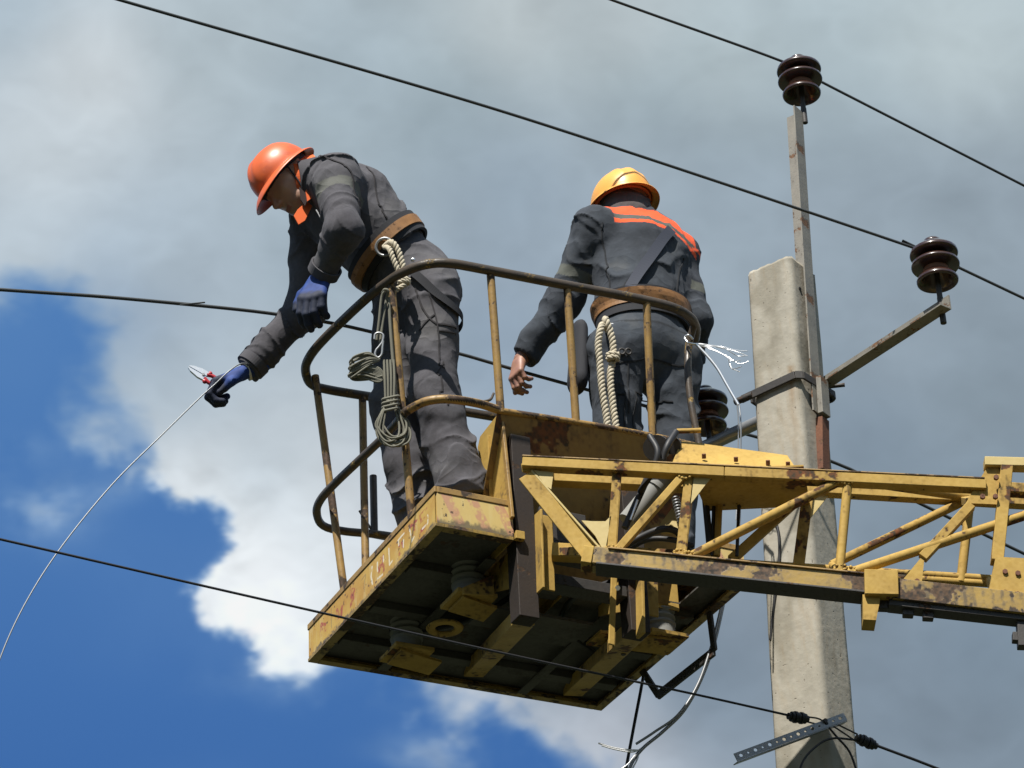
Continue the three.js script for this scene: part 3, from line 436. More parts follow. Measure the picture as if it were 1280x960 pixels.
  rawPart(p, 'painted_side', paintedSheet(PL(-0.0035, PV, 0.009), pv.clone().negate(), UPV, PV, LIP - 0.028), mat1, 'side panel with worn red and white lettering');
  const stripes = (w, off) => panelTexture(w, LIP, 512, 220, (x, y) => {
    const q = wornPaint(x, y, 431 + off); let k = mix3(q.k, [0.62, 0.50, 0.22], 0.55);
    const b = (((x + off - 0.38 * (0.1 - y)) / 0.098) % 1 + 1) % 1; k = mix3(k, [0.46, 0.19, 0.16], 0.62 * sstep(-0.4, 0.25, q.c + 0.25 * q.a + 0.2) * sstep(0.3, 0.36, b) * (1 - sstep(0.72, 0.78, b)));
    k = mix3(k, [0.11, 0.09, 0.06], 0.85 * sstep(0.015, -0.012, y - 0.018 + 0.022 * q.c + 0.016 * q.a)); k = mix3(k, [0.07, 0.05, 0.03], sstep(0.48, 0.6, q.c + 0.4 * q.a)); return k;
  });
  rawPart(p, 'striped_front', paintedSheet(PL(0.0, -0.0035, 0.009), pu, UPV, NU0, LIP - 0.028), new THREE.MeshStandardMaterial({ map: stripes(NU0, 0), roughness: 0.55 }), 'front panel with faded red warning stripes');
  rawPart(p, 'striped_front', paintedSheet(PL(NU1, -0.0035, 0.009), pu, UPV, PU - NU1, LIP - 0.028), new THREE.MeshStandardMaterial({ map: stripes(PU - NU1, 0.04), roughness: 0.55 }), 'short front panel with one faded red stripe');
  part(p, 'corner_tab', pbox(NU0 + 0.005, NU0 + 0.04, -0.012, 0.01, 0.002, 0.034), M.yellow);
  // guard sheet over the boom knuckle: leans out over the notch
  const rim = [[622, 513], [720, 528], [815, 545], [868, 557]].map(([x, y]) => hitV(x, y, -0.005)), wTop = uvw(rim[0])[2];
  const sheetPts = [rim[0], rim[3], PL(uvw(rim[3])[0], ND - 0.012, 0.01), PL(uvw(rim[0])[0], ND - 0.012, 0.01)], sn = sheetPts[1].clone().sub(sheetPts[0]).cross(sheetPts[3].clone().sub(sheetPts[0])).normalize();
  part(p, 'guard_sheet', plate(sheetPts, sn, 0.005), M.shadedYellow);
  part(p, 'guard_rim', tubeAlong(rim, 0.0115, 40, 10), M.railYellow);
  const ck = (x, y) => hitU(x, y, NU0 - 0.012);
  part(p, 'cheek_plate', plate([ck(626, 514), ck(601, 546), ck(598, 560), ck(607, 616), ck(640, 640)], pu, 0.006), M.yellow);
  part(p, 'cheek_stiffener', bar(ck(614, 545), ck(617, 622), 0.006, 0.03, pu), M.yellow);
  part(p, 'cheek_edge', bar(ck(626, 514), ck(640, 648), 0.02, 0.012, pu), M.railYellow);
  // railings
  const WR = 1.03, WM = wTop + 0.005;
  const tr = [[869, 424], [870, 410], [862, 396], [840, 384], [790, 372], [705, 356], [612, 338], [560, 329], [530, 331], [505, 340], [488, 350], [455, 376], [405, 424], [386, 448], [382, 464], [389, 480], [410, 487], [470, 497], [600, 518], [690, 534]].map(([x, y]) => hitW(x, y, WR));
  part(p, 'top_rail', tubeAlong(tr, 0.0175, 220, 12), M.railDark);
  const mr = [[622, 512], [596, 504], [560, 499], [532, 502], [508, 514], [480, 546], [420, 603], [400, 626], [396, 642], [404, 657], [430, 664], [486, 670], [600, 690], [690, 706]].map(([x, y]) => hitW(x, y, WM));
  part(p, 'middle_rail', tubeAlong(mr.slice(0, 5), 0.0155, 40, 12), M.railYellow, 'worn yellow front length of the middle rail');
  part(p, 'middle_rail', tubeAlong(mr.slice(4), 0.0155, 90, 12), M.railDark);
  const post = (top, footP, mat = M.railYellow) => part(p, 'rail_post', rod(footP, top, 0.0145, 12), mat);
  post(hitW(489, 352, WR), PL(0.012, uvw(hitU(515, 646, 0.012))[1], LIP - 0.02));
  post(hitW(613, 340, WR), hitV(626, 516, -0.002));
  post(hitW(709, 358, WR), hitV(720, 528, -0.002));
  post(hitW(808, 376, WR), hitV(816, 546, -0.002));
  part(p, 'rail_post', tubeAlong([hitW(868, 405, WR), hitV(861, 432, 0.01), hitV(860, 465, 0.0), hitV(864, 505, 0.0), hitV(874, 556, 0.0)], 0.0135, 30, 10), M.railDark, 'bent end post of the railing');
  post(hitW(394, 470, WR), PL(0.012, uvw(hitU(431, 738, 0.012))[1], LIP - 0.02));
  { const t = hitW(453, 494, WR), [u, v] = uvw(t); post(t, PL(u, v, DECK)); }
  { const t = hitW(690, 534, WR), [u, v] = uvw(t); post(t, PL(u, v, DECK), M.railDark); }
  { const a = hitV(612, 500, 0.0), b = hitV(617, 492, 0.02); part(p, 'rail_brace', tubeAlong([hitW(595, 503, WM), a, b], 0.005, 10, 6), M.railDark); }
  // gate bar and latch on the far rail
  { const t = hitW(471, 560, WM + 0.25), t0 = hitW(468, 668, WM); part(p, 'gate_bar', joined([rod(t0, t.clone().setX(t0.x).setZ(t0.z), 0.014), bar(t0.clone().addScaledVector(pu, -0.05), t0.clone().addScaledVector(pu, 0.05), 0.03, 0.02), bar(t0.clone().addScaledVector(pu, -0.06).add(V3(0, 0.09, 0)), t0, 0.008, 0.008)]), M.railDark); }
  // fork arms under the deck, rubber springs, seats
  const arm = (n, f, w) => { const g = bar(n, f, w, 0.05, UPV, 0.004); part(p, 'fork_arm', g, M.yellow); };
  const n1 = hitV(655, 772, 0.07), f1 = hitV(592, 838, PV - 0.06), n2 = hitV(792, 790, 0.07), f2 = hitV(716, 862, PV - 0.06);
  arm(n1, f1, 0.075); arm(n2, f2, 0.075);
  part(p, 'fork_post', pbox(uvw(n1)[0] - 0.045, uvw(n1)[0] + 0.03, 0.012, 0.085, uvw(n1)[2] - 0.025, uvw(hitV(652, 548, 0.03))[2]), M.shadedRust);
  part(p, 'fork_post', pbox(uvw(n2)[0] - 0.04, uvw(n2)[0] + 0.035, 0.012, 0.085, uvw(n2)[2] - 0.025, 0.3), M.shadedRust);
  part(p, 'post_flange', bar(hitV(673, 640, -0.012), hitV(676, 738, -0.012), 0.008, 0.05, pv), M.yellow);
  part(p, 'post_flange', bar(hitV(683, 645, -0.002), hitV(686, 738, -0.002), 0.045, 0.008, pv), M.yellow);
  part(p, 'post_flange', bar(hitV(768, 705, -0.012), hitV(764, 806, -0.012), 0.022, 0.008, pv), M.yellow);
  part(p, 'post_flange', bar(hitV(799, 700, -0.008), hitV(801, 795, -0.008), 0.012, 0.05, pv), M.yellow);
  part(p, 'post_flange', bar(hitV(813, 690, 0.03), hitV(815, 770, 0.03), 0.05, 0.008, pv), M.yellow);
  part(p, 'hinge_bolt', rod(hitV(772, 735, -0.02), hitV(772, 735, 0.02), 0.009, 12), M.bright);
  const bellows = (px, py) => { const c = hitW(px, py, -0.03), [u, v] = uvw(c), prof = []; for (let i = 0; i <= 24; i++) { const y = lerp(0.03, -0.095, i / 24); prof.push(new THREE.Vector2(0.055 + (y > -0.055 ? 0.005 * Math.cos(i * Math.PI / 2.4) : 0), y)); } prof.push(new THREE.Vector2(0.0001, -0.095)); const g = new THREE.LatheGeometry(prof, 32), b = PL(u, v, 0); g.translate(b.x, b.y, b.z); part(p, 'rubber_spring', g, M.rubberGrey);
    part(p, 'spring_seat', pbox(u - 0.075, u + 0.075, v - 0.075, v + 0.075, -0.112, -0.0955), M.yellow); return [u, v]; };
  const b1 = bellows(585, 728), b2 = bellows(508, 795), b3 = bellows(824, 778);
  const [u1] = uvw(n1), [u2] = uvw(n2);
  const link = (u0, v0, u3, v3) => part(p, 'seat_bracket', plate([PL(u0, v0 - 0.06, -0.118), PL(u0, v0 + 0.06, -0.118), PL(u3, v3 + 0.09, -0.118), PL(u3, v3 - 0.02, -0.118)], UPV, 0.01), M.yellow);
  link(b1[0] - 0.05, b1[1], u1, b1[1]); link(b2[0] - 0.05, b2[1], u1, b2[1]); link(b3[0] + 0.06, b3[1], u2, b3[1]);
  part(p, 'seat_cheek', plate([PL(b1[0] - 0.06, b1[1] - 0.08, -0.10), PL(u1 - 0.04, b1[1] - 0.14, -0.03), PL(u1 - 0.04, b1[1] - 0.14, -0.11), PL(b1[0] - 0.06, b1[1] - 0.08, -0.125)], pv, 0.008), M.yellow);
  { const c = hitW(556, 785, -0.07), g = new THREE.TorusGeometry(0.05, 0.017, 8, 28); g.scale(1, 1, 0.5); g.rotateX(Math.PI / 2); g.translate(c.x, c.y, c.z); part(p, 'lifting_ring', g, M.yellow); }
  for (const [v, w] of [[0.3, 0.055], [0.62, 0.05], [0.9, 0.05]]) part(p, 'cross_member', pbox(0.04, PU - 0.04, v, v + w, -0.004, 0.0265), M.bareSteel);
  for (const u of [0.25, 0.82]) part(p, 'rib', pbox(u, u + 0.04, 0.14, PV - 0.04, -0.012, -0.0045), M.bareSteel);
  // knuckle between the fork posts
  part(p, 'knuckle_beam', pbox(u1 + 0.035, u2 - 0.045, 0.02, 0.08, -0.02, 0.04), M.blackSteel);
  part(p, 'knuckle_beam', pbox(u1 + 0.035, u2 - 0.045, 0.015, 0.09, -0.13, -0.09), M.blackSteel);
  part(p, 'knuckle_plate', pbox(u1 + 0.06, u1 + 0.24, 0.03, 0.045, 0.045, 0.17), M.blackSteel);
  // clutter under the deck: stiffeners, hose run, bracket plates and bolts
  for (const [u, v0, v1] of [[0.62, 0.3, 0.95], [1.05, 0.32, 0.9]]) part(p, 'stiffener', joined([angleBar(PL(u, v0, 0.026), PL(u, v1, 0.026), 0.04, 0.04, 0.005, UPV, 1, -1)]), M.yellow);
  part(p, 'gusset_plate', plate([PL(u1 - 0.02, 0.12, -0.12), PL(u1 - 0.02, 0.34, -0.04), PL(u1 - 0.02, 0.34, 0.02), PL(u1 - 0.02, 0.12, 0.02)], pu, 0.008), M.yellow);
  part(p, 'gusset_plate', plate([PL(u2 + 0.02, 0.12, -0.12), PL(u2 + 0.02, 0.34, -0.04), PL(u2 + 0.02, 0.34, 0.02), PL(u2 + 0.02, 0.12, 0.02)], pu, 0.008), M.yellow);
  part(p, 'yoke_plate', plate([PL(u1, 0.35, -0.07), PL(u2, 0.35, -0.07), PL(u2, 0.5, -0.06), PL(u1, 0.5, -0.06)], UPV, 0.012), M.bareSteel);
  part(p, 'underside_hose', tubeAlong([PL(u1 + 0.05, 0.1, -0.03), PL(u1 + 0.1, 0.3, -0.02), PL(u1 + 0.06, 0.55, -0.012), PL(0.3, 0.7, -0.01), PL(0.18, 0.8, 0.01)], 0.011, 60, 8), M.rubber);
  part(p, 'underside_hose', tubeAlong([PL(u2 - 0.05, 0.1, -0.03), PL(u2 - 0.12, 0.25, -0.03), PL(u2 - 0.05, 0.5, -0.015), PL(u2 + 0.15, 0.65, 0.0), PL(1.05, 0.75, 0.015)], 0.011, 60, 8), M.rubber);
  for (const [u, v] of [[u1, 0.3], [u1, 0.6], [u1, 0.9], [u2, 0.3], [u2, 0.6], [u2, 0.9]]) { const w = lerp(uvw(n1)[2], uvw(f1)[2], v) - 0.03; part(p, 'bolt', rod(PL(lerp(u, u === u1 ? uvw(f1)[0] : uvw(f2)[0], v), v, w - 0.006), PL(lerp(u, u === u1 ? uvw(f1)[0] : uvw(f2)[0], v), v, w + 0.012), 0.009, 6), M.blackSteel); }
  // folding step hanging from the right edge
  const s1 = hitU(886, 764, PU - 0.015), s2 = hitU(800, 842, PU - 0.015), s3 = hitU(893, 814, PU - 0.015), s4 = hitU(823, 869, PU - 0.015);
  part(p, 'folding_step', joined([bar(s1.clone().add(V3(0, 0.05, 0)), s3, 0.03, 0.012, pu), bar(s2.clone().add(V3(0, 0.03, 0)), s4, 0.028, 0.012, pu), bar(s3, s4, 0.035, 0.012, pu)]), M.blackSteel);
}

// ---------------------------------------------------------------- lattice boom
const boomP = PL(NU0 + 0.06, -0.30, 0.25), boomN = V3(0, 0, 1), BW = 0.28;
const bn = (x, y, dz = 0) => hitPlane(x, y, boomP.clone().add(V3(0, 0, dz)), boomN), bk = (x, y) => bn(x, y, -BW);
const boom = thing('lift_boom', 'yellow steel lattice boom passing in front of the concrete pole', 'boom', bn(1280, 700).setY(bn(1280, 775).y));
{
  const p = boom, Z = V3(0, 0, 1), ext = (a, b, k) => b.clone().addScaledVector(b.clone().sub(a).normalize(), k);
  const far = bn(1600, 640);
  const nb = (name, a, b, w, d, mat = M.yellow, label) => part(p, name, bar(a, b, w, d, Z), mat, label);
  // near face chords
  nb('top_chord', bn(653, 580), bn(905, 593), 0.036, 0.045); nb('top_chord', bn(905.5, 593), bn(1232, 608.5), 0.036, 0.045); nb('top_chord', bn(1258, 612), bn(1620, 634), 0.036, 0.045);
  part(p, 'top_chord_flange', bar(bn(653, 573.5).add(V3(0, 0, -0.01)), bn(1230, 601.5).add(V3(0, 0, -0.01)), 0.005, 0.07, Z), M.railYellow);
  nb('bottom_chord', bn(728, 698), bn(741, 700), 0.062, 0.075, M.yellow, 'bright yellow end block of the lower chord');
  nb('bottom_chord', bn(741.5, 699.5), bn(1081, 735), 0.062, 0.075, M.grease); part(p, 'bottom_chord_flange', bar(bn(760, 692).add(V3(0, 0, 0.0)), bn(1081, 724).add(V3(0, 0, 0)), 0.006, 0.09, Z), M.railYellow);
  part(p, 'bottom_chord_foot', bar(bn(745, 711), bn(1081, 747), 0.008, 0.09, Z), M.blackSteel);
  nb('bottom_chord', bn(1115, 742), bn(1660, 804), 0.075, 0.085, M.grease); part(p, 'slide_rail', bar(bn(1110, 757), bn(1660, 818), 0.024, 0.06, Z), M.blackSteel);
  // telescopic clamp block
  nb('clamp_block', bn(1079, 737), bn(1121, 738), 0.09, 0.12, M.yellow); part(p, 'clamp_leg', plate([bn(1077, 750), bn(1100, 750), bn(1094, 782), bn(1078, 781)], Z, 0.08), M.yellow);
  for (const [x, y] of [[1103, 756], [1135, 764], [1160, 768], [1272, 796]]) part(p, 'stop_block', bar(bn(x, y - 4), bn(x, y + 7), 0.035, 0.03, Z), M.blackSteel);
  part(p, 'stop_block', bar(bn(1276, 775), bn(1278, 810), 0.03, 0.04, Z), M.blackSteel);
  // near face verticals and diagonals
  const ang = (a, b, w, mat = M.yellow) => part(p, 'lattice_brace', joined([bar(a, b, w, 0.006, Z, 0.001), (() => { const g = bar(a, b, 0.006, 0.035, Z, 0.001); const d = b.clone().sub(a).normalize(), s = Z.clone().cross(d); g.translate(s.x * w / 2, s.y * w / 2, -0.017); return g; })()]), mat);
  ang(bn(771, 584), bn(764, 692), 0.028); ang(bn(862, 592), bn(850, 698), 0.032);
  nb('end_diagonal', bn(657, 594), bn(738, 695), 0.055, 0.008, M.yellow); { const g = bar(bn(664, 588).add(V3(0, 0, -0.02)), bn(758, 695).add(V3(0, 0, -0.02)), 0.008, 0.05, Z); part(p, 'end_diagonal', g, M.yellowPale); }
  part(p, 'gusset', plate([bn(667, 588), bn(692, 591), bn(689, 612), bn(683, 608)], Z, 0.006), M.yellowPale); part(p, 'gusset', plate([bn(727, 651), bn(741, 652), bn(757, 652), bn(764, 645), bn(756, 692), bn(744, 670)], Z, 0.006), M.yellowPale);
  part(p, 'lattice_brace', bar(bn(769, 692), bn(856, 593), 0.026, 0.03, Z), M.yellow);
  part(p, 'lattice_brace', rod(bn(861, 697), bn(1050, 601), 0.0165, 14), M.yellow);
  part(p, 'lattice_brace', rod(bn(1060, 601), bn(1049, 716), 0.0155, 14), M.yellow);
  part(p, 'lattice_brace', rod(bn(1060, 717), bn(1300, 638), 0.0165, 14), M.yellow);
  part(p, 'gusset', plate([bn(866, 596), bn(889, 597), bn(862, 632)], Z, 0.006), M.yellowPale);
  nb('head_post', bn(1258, 585), bn(1246, 704), 0.04, 0.05, M.yellow); nb('head_bar', bn(1230, 580), bn(1640, 590), 0.033, 0.05, M.yellowPale);
  part(p, 'gusset', plate([bn(1233, 586), bn(1254, 586), bn(1252, 632), bn(1207, 630)], Z, 0.014), M.yellow); part(p, 'gusset', plate([bn(1156, 692), bn(1151, 740), bn(1119, 737)], Z, 0.012), M.yellow);
  nb('lattice_brace', bn(1153, 698), bn(1214, 632), 0.032, 0.03, M.yellow); part(p, 'foot_plate', plate([bn(1243, 702), bn(1300, 705), bn(1300, 756), bn(1234, 749)], Z, 0.07), M.yellow);
  // far face and bracing between
  part(p, 'far_chord', bar(bk(690, 597), bk(1000, 612), 0.05, 0.05, Z), M.yellow); part(p, 'far_chord', bar(bk(1000.5, 612), bk(1640, 650), 0.034, 0.04, Z), M.yellow);
  part(p, 'far_chord', rod(bk(895, 702), bk(1250, 724), 0.013, 12), M.yellow); part(p, 'far_chord', rod(bk(1120, 722), bk(1640, 756), 0.013, 12), M.yellow);
  part(p, 'lattice_brace', bar(bk(1010, 616), bk(998, 708), 0.04, 0.03, Z), M.yellow); part(p, 'gusset', plate([bk(1010, 620), bk(1036, 619), bk(1010, 652)], Z, 0.006), M.yellowPale);
  part(p, 'lattice_brace', bar(bk(1000, 622), bk(914, 700), 0.034, 0.02, Z), M.yellow);
  part(p, 'lattice_brace', rod(bk(1212, 630), bk(1201, 728), 0.016, 12), M.yellow); part(p, 'lattice_brace', rod(bk(1040, 706), bk(1208, 625), 0.0155, 12), M.yellow);
  part(p, 'cross_brace', rod(bn(1062, 600), bk(1212, 622), 0.015, 12), M.yellow); part(p, 'cross_brace', rod(bn(1262, 610), bk(1420, 640), 0.015, 12), M.yellow); part(p, 'cross_brace', bar(bk(1206, 626), bn(1216, 628), 0.03, 0.03), M.yellow);
  part(p, 'cross_brace', rod(bn(1056, 722), bk(1040, 706), 0.013, 10), M.yellow); part(p, 'cross_brace', rod(bn(1245, 745), bk(1236, 725), 0.013, 10), M.yellow); part(p, 'cross_brace', bar(bn(850, 700), bk(895, 702), 0.03, 0.03), M.yellow); part(p, 'cross_brace', bar(bn(760, 690), bk(700, 690), 0.03, 0.03), M.yellow); part(p, 'cross_brace', bar(bn(657, 584), bk(690, 597), 0.03, 0.03), M.yellow);
  part(p, 'far_chord', bar(bk(690, 690), bk(895, 702), 0.05, 0.05, Z), M.yellow);
  // weld beads at the nodes and bolts on the plates
  const weld = (P, r = 0.02) => { const R = rng(Math.round(P.x * 1000 + 5000)), out = []; for (let i = 0; i < 9; i++) { const a = i / 9 * 2 * Math.PI, g = new THREE.SphereGeometry(0.0048 + 0.002 * R(), 6, 5); g.translate(P.x + Math.cos(a) * r, P.y + Math.sin(a) * r * 0.5, P.z + 0.012 + 0.004 * R()); out.push(g); } part(p, 'weld_bead', joined(out), M.yellow); };
  for (const [x, y] of [[860, 696], [1046, 603], [1059, 604], [1050, 712], [1062, 715], [771, 588], [765, 688], [856, 597], [850, 693], [740, 690], [769, 690]]) weld(bn(x, y));
  const boltHead = (P) => part(p, 'bolt', rod(P, P.clone().add(V3(0, 0, 0.012)), 0.009, 6), M.rustSteel);
  for (const [x, y] of [[1245, 598], [1228, 622], [1244, 622], [1146, 728], [1130, 733], [1090, 730], [1110, 746], [1256, 716], [1256, 742], [1272, 718], [1272, 744]]) boltHead(bn(x, y, 0.03));
  // closed top plate and the ridge-shaped cover on it
  part(p, 'top_plate', plate([bn(862, 589), bn(1006, 596), bk(1010, 607), bk(880, 601)], UPV, 0.006), M.yellow);
  { const a = bn(840, 579, -0.03), b = bn(996, 587, -0.03), r0 = bn(852, 551, -0.15), r1 = bn(984, 569, -0.15), c = bk(852, 591), d = bk(1000, 598);
    const e = bn(869, 580, -0.03); const tri = (...q) => q.flatMap((v) => [v.x, v.y, v.z]); const g = new THREE.BufferGeometry(); g.setAttribute('position', new THREE.Float32BufferAttribute([...tri(a, e, r0), ...tri(e, b, r1), ...tri(e, r1, r0), ...tri(r0, r1, d), ...tri(r0, d, c), ...tri(a, r0, c), ...tri(b, d, r1), ...tri(a, c, d), ...tri(a, d, b)], 3)); g.computeVertexNormals(); part(p, 'knuckle_cover', g, M.yellow); for (const [x, y] of [[880, 573], [920, 577], [960, 581], [985, 583]]) { const P = bn(x, y, -0.05); part(p, 'bolt', rod(P, P.clone().add(V3(0, 0.012, 0.01)), 0.008, 6), M.rustSteel); } }
  // levelling cylinder, rods and hoses inside the boom head
  part(p, 'levelling_cylinder', joined([rod(bn(785, 652, -0.2), bn(836, 590, -0.2), 0.036, 20), rod(bn(818, 612, -0.2), bn(822, 607, -0.2), 0.042, 20)]), M.rubberGrey);
  part(p, 'control_rod', rod(bn(781, 660, -0.1), bn(815, 585, -0.1), 0.012, 12), M.rubber); part(p, 'rod_pin', rod(bn(788, 650, -0.085), bn(797, 625, -0.085), 0.004, 8), M.bright);
  const hose = (pts, r) => part(p, 'hydraulic_hose', tubeAlong(pts.map(([x, y, z]) => bn(x, y, z)), r, 40, 10), M.rubber);
  hose([[770, 690, -0.1], [800, 672, -0.08], [830, 661, -0.06], [850, 668, -0.12], [860, 690, -0.18]], 0.012); hose([[775, 695, -0.14], [805, 676, -0.12], [835, 674, -0.1], [866, 682, -0.15]], 0.0095); hose([[812, 545, -0.06], [822, 565, -0.04], [815, 590, -0.06], [800, 615, -0.09]], 0.011);
  hose([[845, 540, -0.08], [835, 556, -0.05], [828, 575, -0.06]], 0.012);
  for (const [x0, x1] of [[880, 888], [893, 890], [900, 896], [925, 921]]) part(p, 'hanging_tube', rod(bn(x0, 605, -0.25), bn(x1, x0 === 880 ? 690 : 695, -0.25), x0 === 900 || x0 === 880 ? 0.012 : 0.006, 10), x0 === 900 ? M.yellow : M.rubber);
  part(p, 'lever_plate', plate([bn(818, 665, -0.24), bn(840, 636, -0.24), bn(850, 645, -0.24), bn(856, 668, -0.24)], Z, 0.01), M.yellowPale);
  { const q = []; for (let i = 0; i <= 120; i++) { const k = i / 120, a = k * 9 * 2 * Math.PI, c = bn(lerp(844, 852, k), lerp(622, 655, k), -0.2); q.push(c.add(V3(Math.cos(a) * 0.012, 0, Math.sin(a) * 0.012))); } part(p, 'return_spring', capped(new THREE.TubeGeometry(new THREE.CatmullRomCurve3(q), 240, 0.003, 6), 6), M.galvanised); }
  part(p, 'sheave', joined([rod(bn(820, 560, -0.1), bn(822, 560, -0.16), 0.045, 24), rod(bn(840, 557, -0.1), bn(842, 557, -0.16), 0.03, 20)]), M.blackSteel);
  part(p, 'pivot_pin', rod(bn(846, 539, -0.12), bn(876, 538, -0.12), 0.009, 12), M.yellow);
}

// ---------------------------------------------------------------- people: distance fields meshed on grids
function surfaceNet(f, lo, hi, h, rough) {                 // f(x,y,z): signed distance; rough(x,y,z): cheap version used to skip empty space
  const nx = Math.ceil((hi.x - lo.x) / h) + 1, ny = Math.ceil((hi.y - lo.y) / h) + 1, nz = Math.ceil((hi.z - lo.z) / h) + 1, F = new Float32Array(nx * ny * nz), B = 4, lim = B * h * 0.9 + 0.022;
  for (let k0 = 0; k0 < nz; k0 += B) for (let j0 = 0; j0 < ny; j0 += B) for (let i0 = 0; i0 < nx; i0 += B) {
    const c = rough(lo.x + (i0 + B / 2) * h, lo.y + (j0 + B / 2) * h, lo.z + (k0 + B / 2) * h), fill = Math.abs(c) > lim;
    for (let k = k0; k < Math.min(nz, k0 + B); k++) for (let j = j0; j < Math.min(ny, j0 + B); j++) for (let i = i0; i < Math.min(nx, i0 + B); i++) F[(k * ny + j) * nx + i] = fill ? c : f(lo.x + i * h, lo.y + j * h, lo.z + k * h);
  }
  const id = new Int32Array(nx * ny * nz).fill(-1), pos = [], idx = [], sx = 1, sy = nx, sz = nx * ny;
  const E = [[0, 1], [2, 3], [4, 5], [6, 7], [0, 2], [1, 3], [4, 6], [5, 7], [0, 4], [1, 5], [2, 6], [3, 7]], v = new Float32Array(8);
  for (let k = 0; k < nz - 1; k++) for (let j = 0; j < ny - 1; j++) for (let i = 0; i < nx - 1; i++) {
    const o = (k * ny + j) * nx + i; let m = 0;
    for (let c = 0; c < 8; c++) { v[c] = F[o + (c & 1) * sx + ((c >> 1) & 1) * sy + (c >> 2) * sz]; if (v[c] < 0) m |= 1 << c; }
    if (m === 0 || m === 255) continue;
    let x = 0, y = 0, z = 0, n = 0;
    for (const [a, b] of E) if ((v[a] < 0) !== (v[b] < 0)) { const t = v[a] / (v[a] - v[b]); x += lerp(a & 1, b & 1, t); y += lerp((a >> 1) & 1, (b >> 1) & 1, t); z += lerp(a >> 2, b >> 2, t); n++; }
    id[o] = pos.length / 3; pos.push(lo.x + (i + x / n) * h, lo.y + (j + y / n) * h, lo.z + (k + z / n) * h);
  }
  const quad = (a, b, c, d, flip) => { if (a < 0 || b < 0 || c < 0 || d < 0) return; flip ? idx.push(a, c, b, a, d, c) : idx.push(a, b, c, a, c, d); };
  for (let k = 1; k < nz - 1; k++) for (let j = 1; j < ny - 1; j++) for (let i = 1; i < nx - 1; i++) {
    const o = (k * ny + j) * nx + i, s = F[o] < 0;
    if (s !== (F[o + sx] < 0)) quad(id[o - sy - sz], id[o - sz], id[o], id[o - sy], !s);
    if (s !== (F[o + sy] < 0)) quad(id[o - sx - sz], id[o - sx], id[o], id[o - sz], !s);
    if (s !== (F[o + sz] < 0)) quad(id[o - sx - sy], id[o - sy], id[o], id[o - sx], !s);
  }
  const g = new THREE.BufferGeometry(); g.setAttribute('position', new THREE.Float32BufferAttribute(pos, 3)); g.setIndex(idx); g.computeVertexNormals(); return g;
}
function colorBy(g, fn) { const p = g.attributes.position, c = new Float32Array(p.count * 3); for (let i = 0; i < p.count; i++) { const k = fn(p.getX(i), p.getY(i), p.getZ(i), i); c[i * 3] = k[0]; c[i * 3 + 1] = k[1]; c[i * 3 + 2] = k[2]; } g.setAttribute('color', new THREE.BufferAttribute(c, 3)); return g; }
const smin = (a, b, k) => { const h = Math.max(k - Math.abs(a - b), 0) / k; return Math.min(a, b) - h * h * k * 0.25; };
// bone: tapered capsule a-b; flat > 1 squeezes it along n; cut = flat end at b; fold = [size, along, across, skew, seed]
function bone(a, b, ra, rb, o = {}) { const d = b.clone().sub(a), L = d.length() || 1e-6, z = d.clone().multiplyScalar(1 / L); let x = Math.abs(z.y) < 0.9 ? V3(0, 1, 0).cross(z) : V3(1, 0, 0).cross(z); x.normalize(); const y = z.clone().cross(x); return { a, b, d, L, z, x, y, ra, rb, ...o }; }
function boneDist(B, px, py, pz) {
  const wx = px - B.a.x, wy = py - B.a.y, wz = pz - B.a.z; const tl = wx * B.z.x + wy * B.z.y + wz * B.z.z, t = clamp(tl / B.L, 0, 1);
  let dx = wx - B.d.x * t, dy = wy - B.d.y * t, dz = wz - B.d.z * t;
  if (B.flat) { const c = (dx * B.n.x + dy * B.n.y + dz * B.n.z) * (B.flat - 1); dx += B.n.x * c; dy += B.n.y * c; dz += B.n.z * c; }
  let r = Math.sqrt(dx * dx + dy * dy + dz * dz) - (B.ra + (B.rb - B.ra) * t);
  if (B.cut) r = Math.max(r, tl - B.L); if (B.cutA) r = Math.max(r, -tl); return r;
}
const fieldOf = (bones, k) => (x, y, z) => { let d = 9; for (const B of bones) { const q = boneDist(B, x, y, z); d = d > 8 ? q : smin(d, q, B.k || k); } return d; };
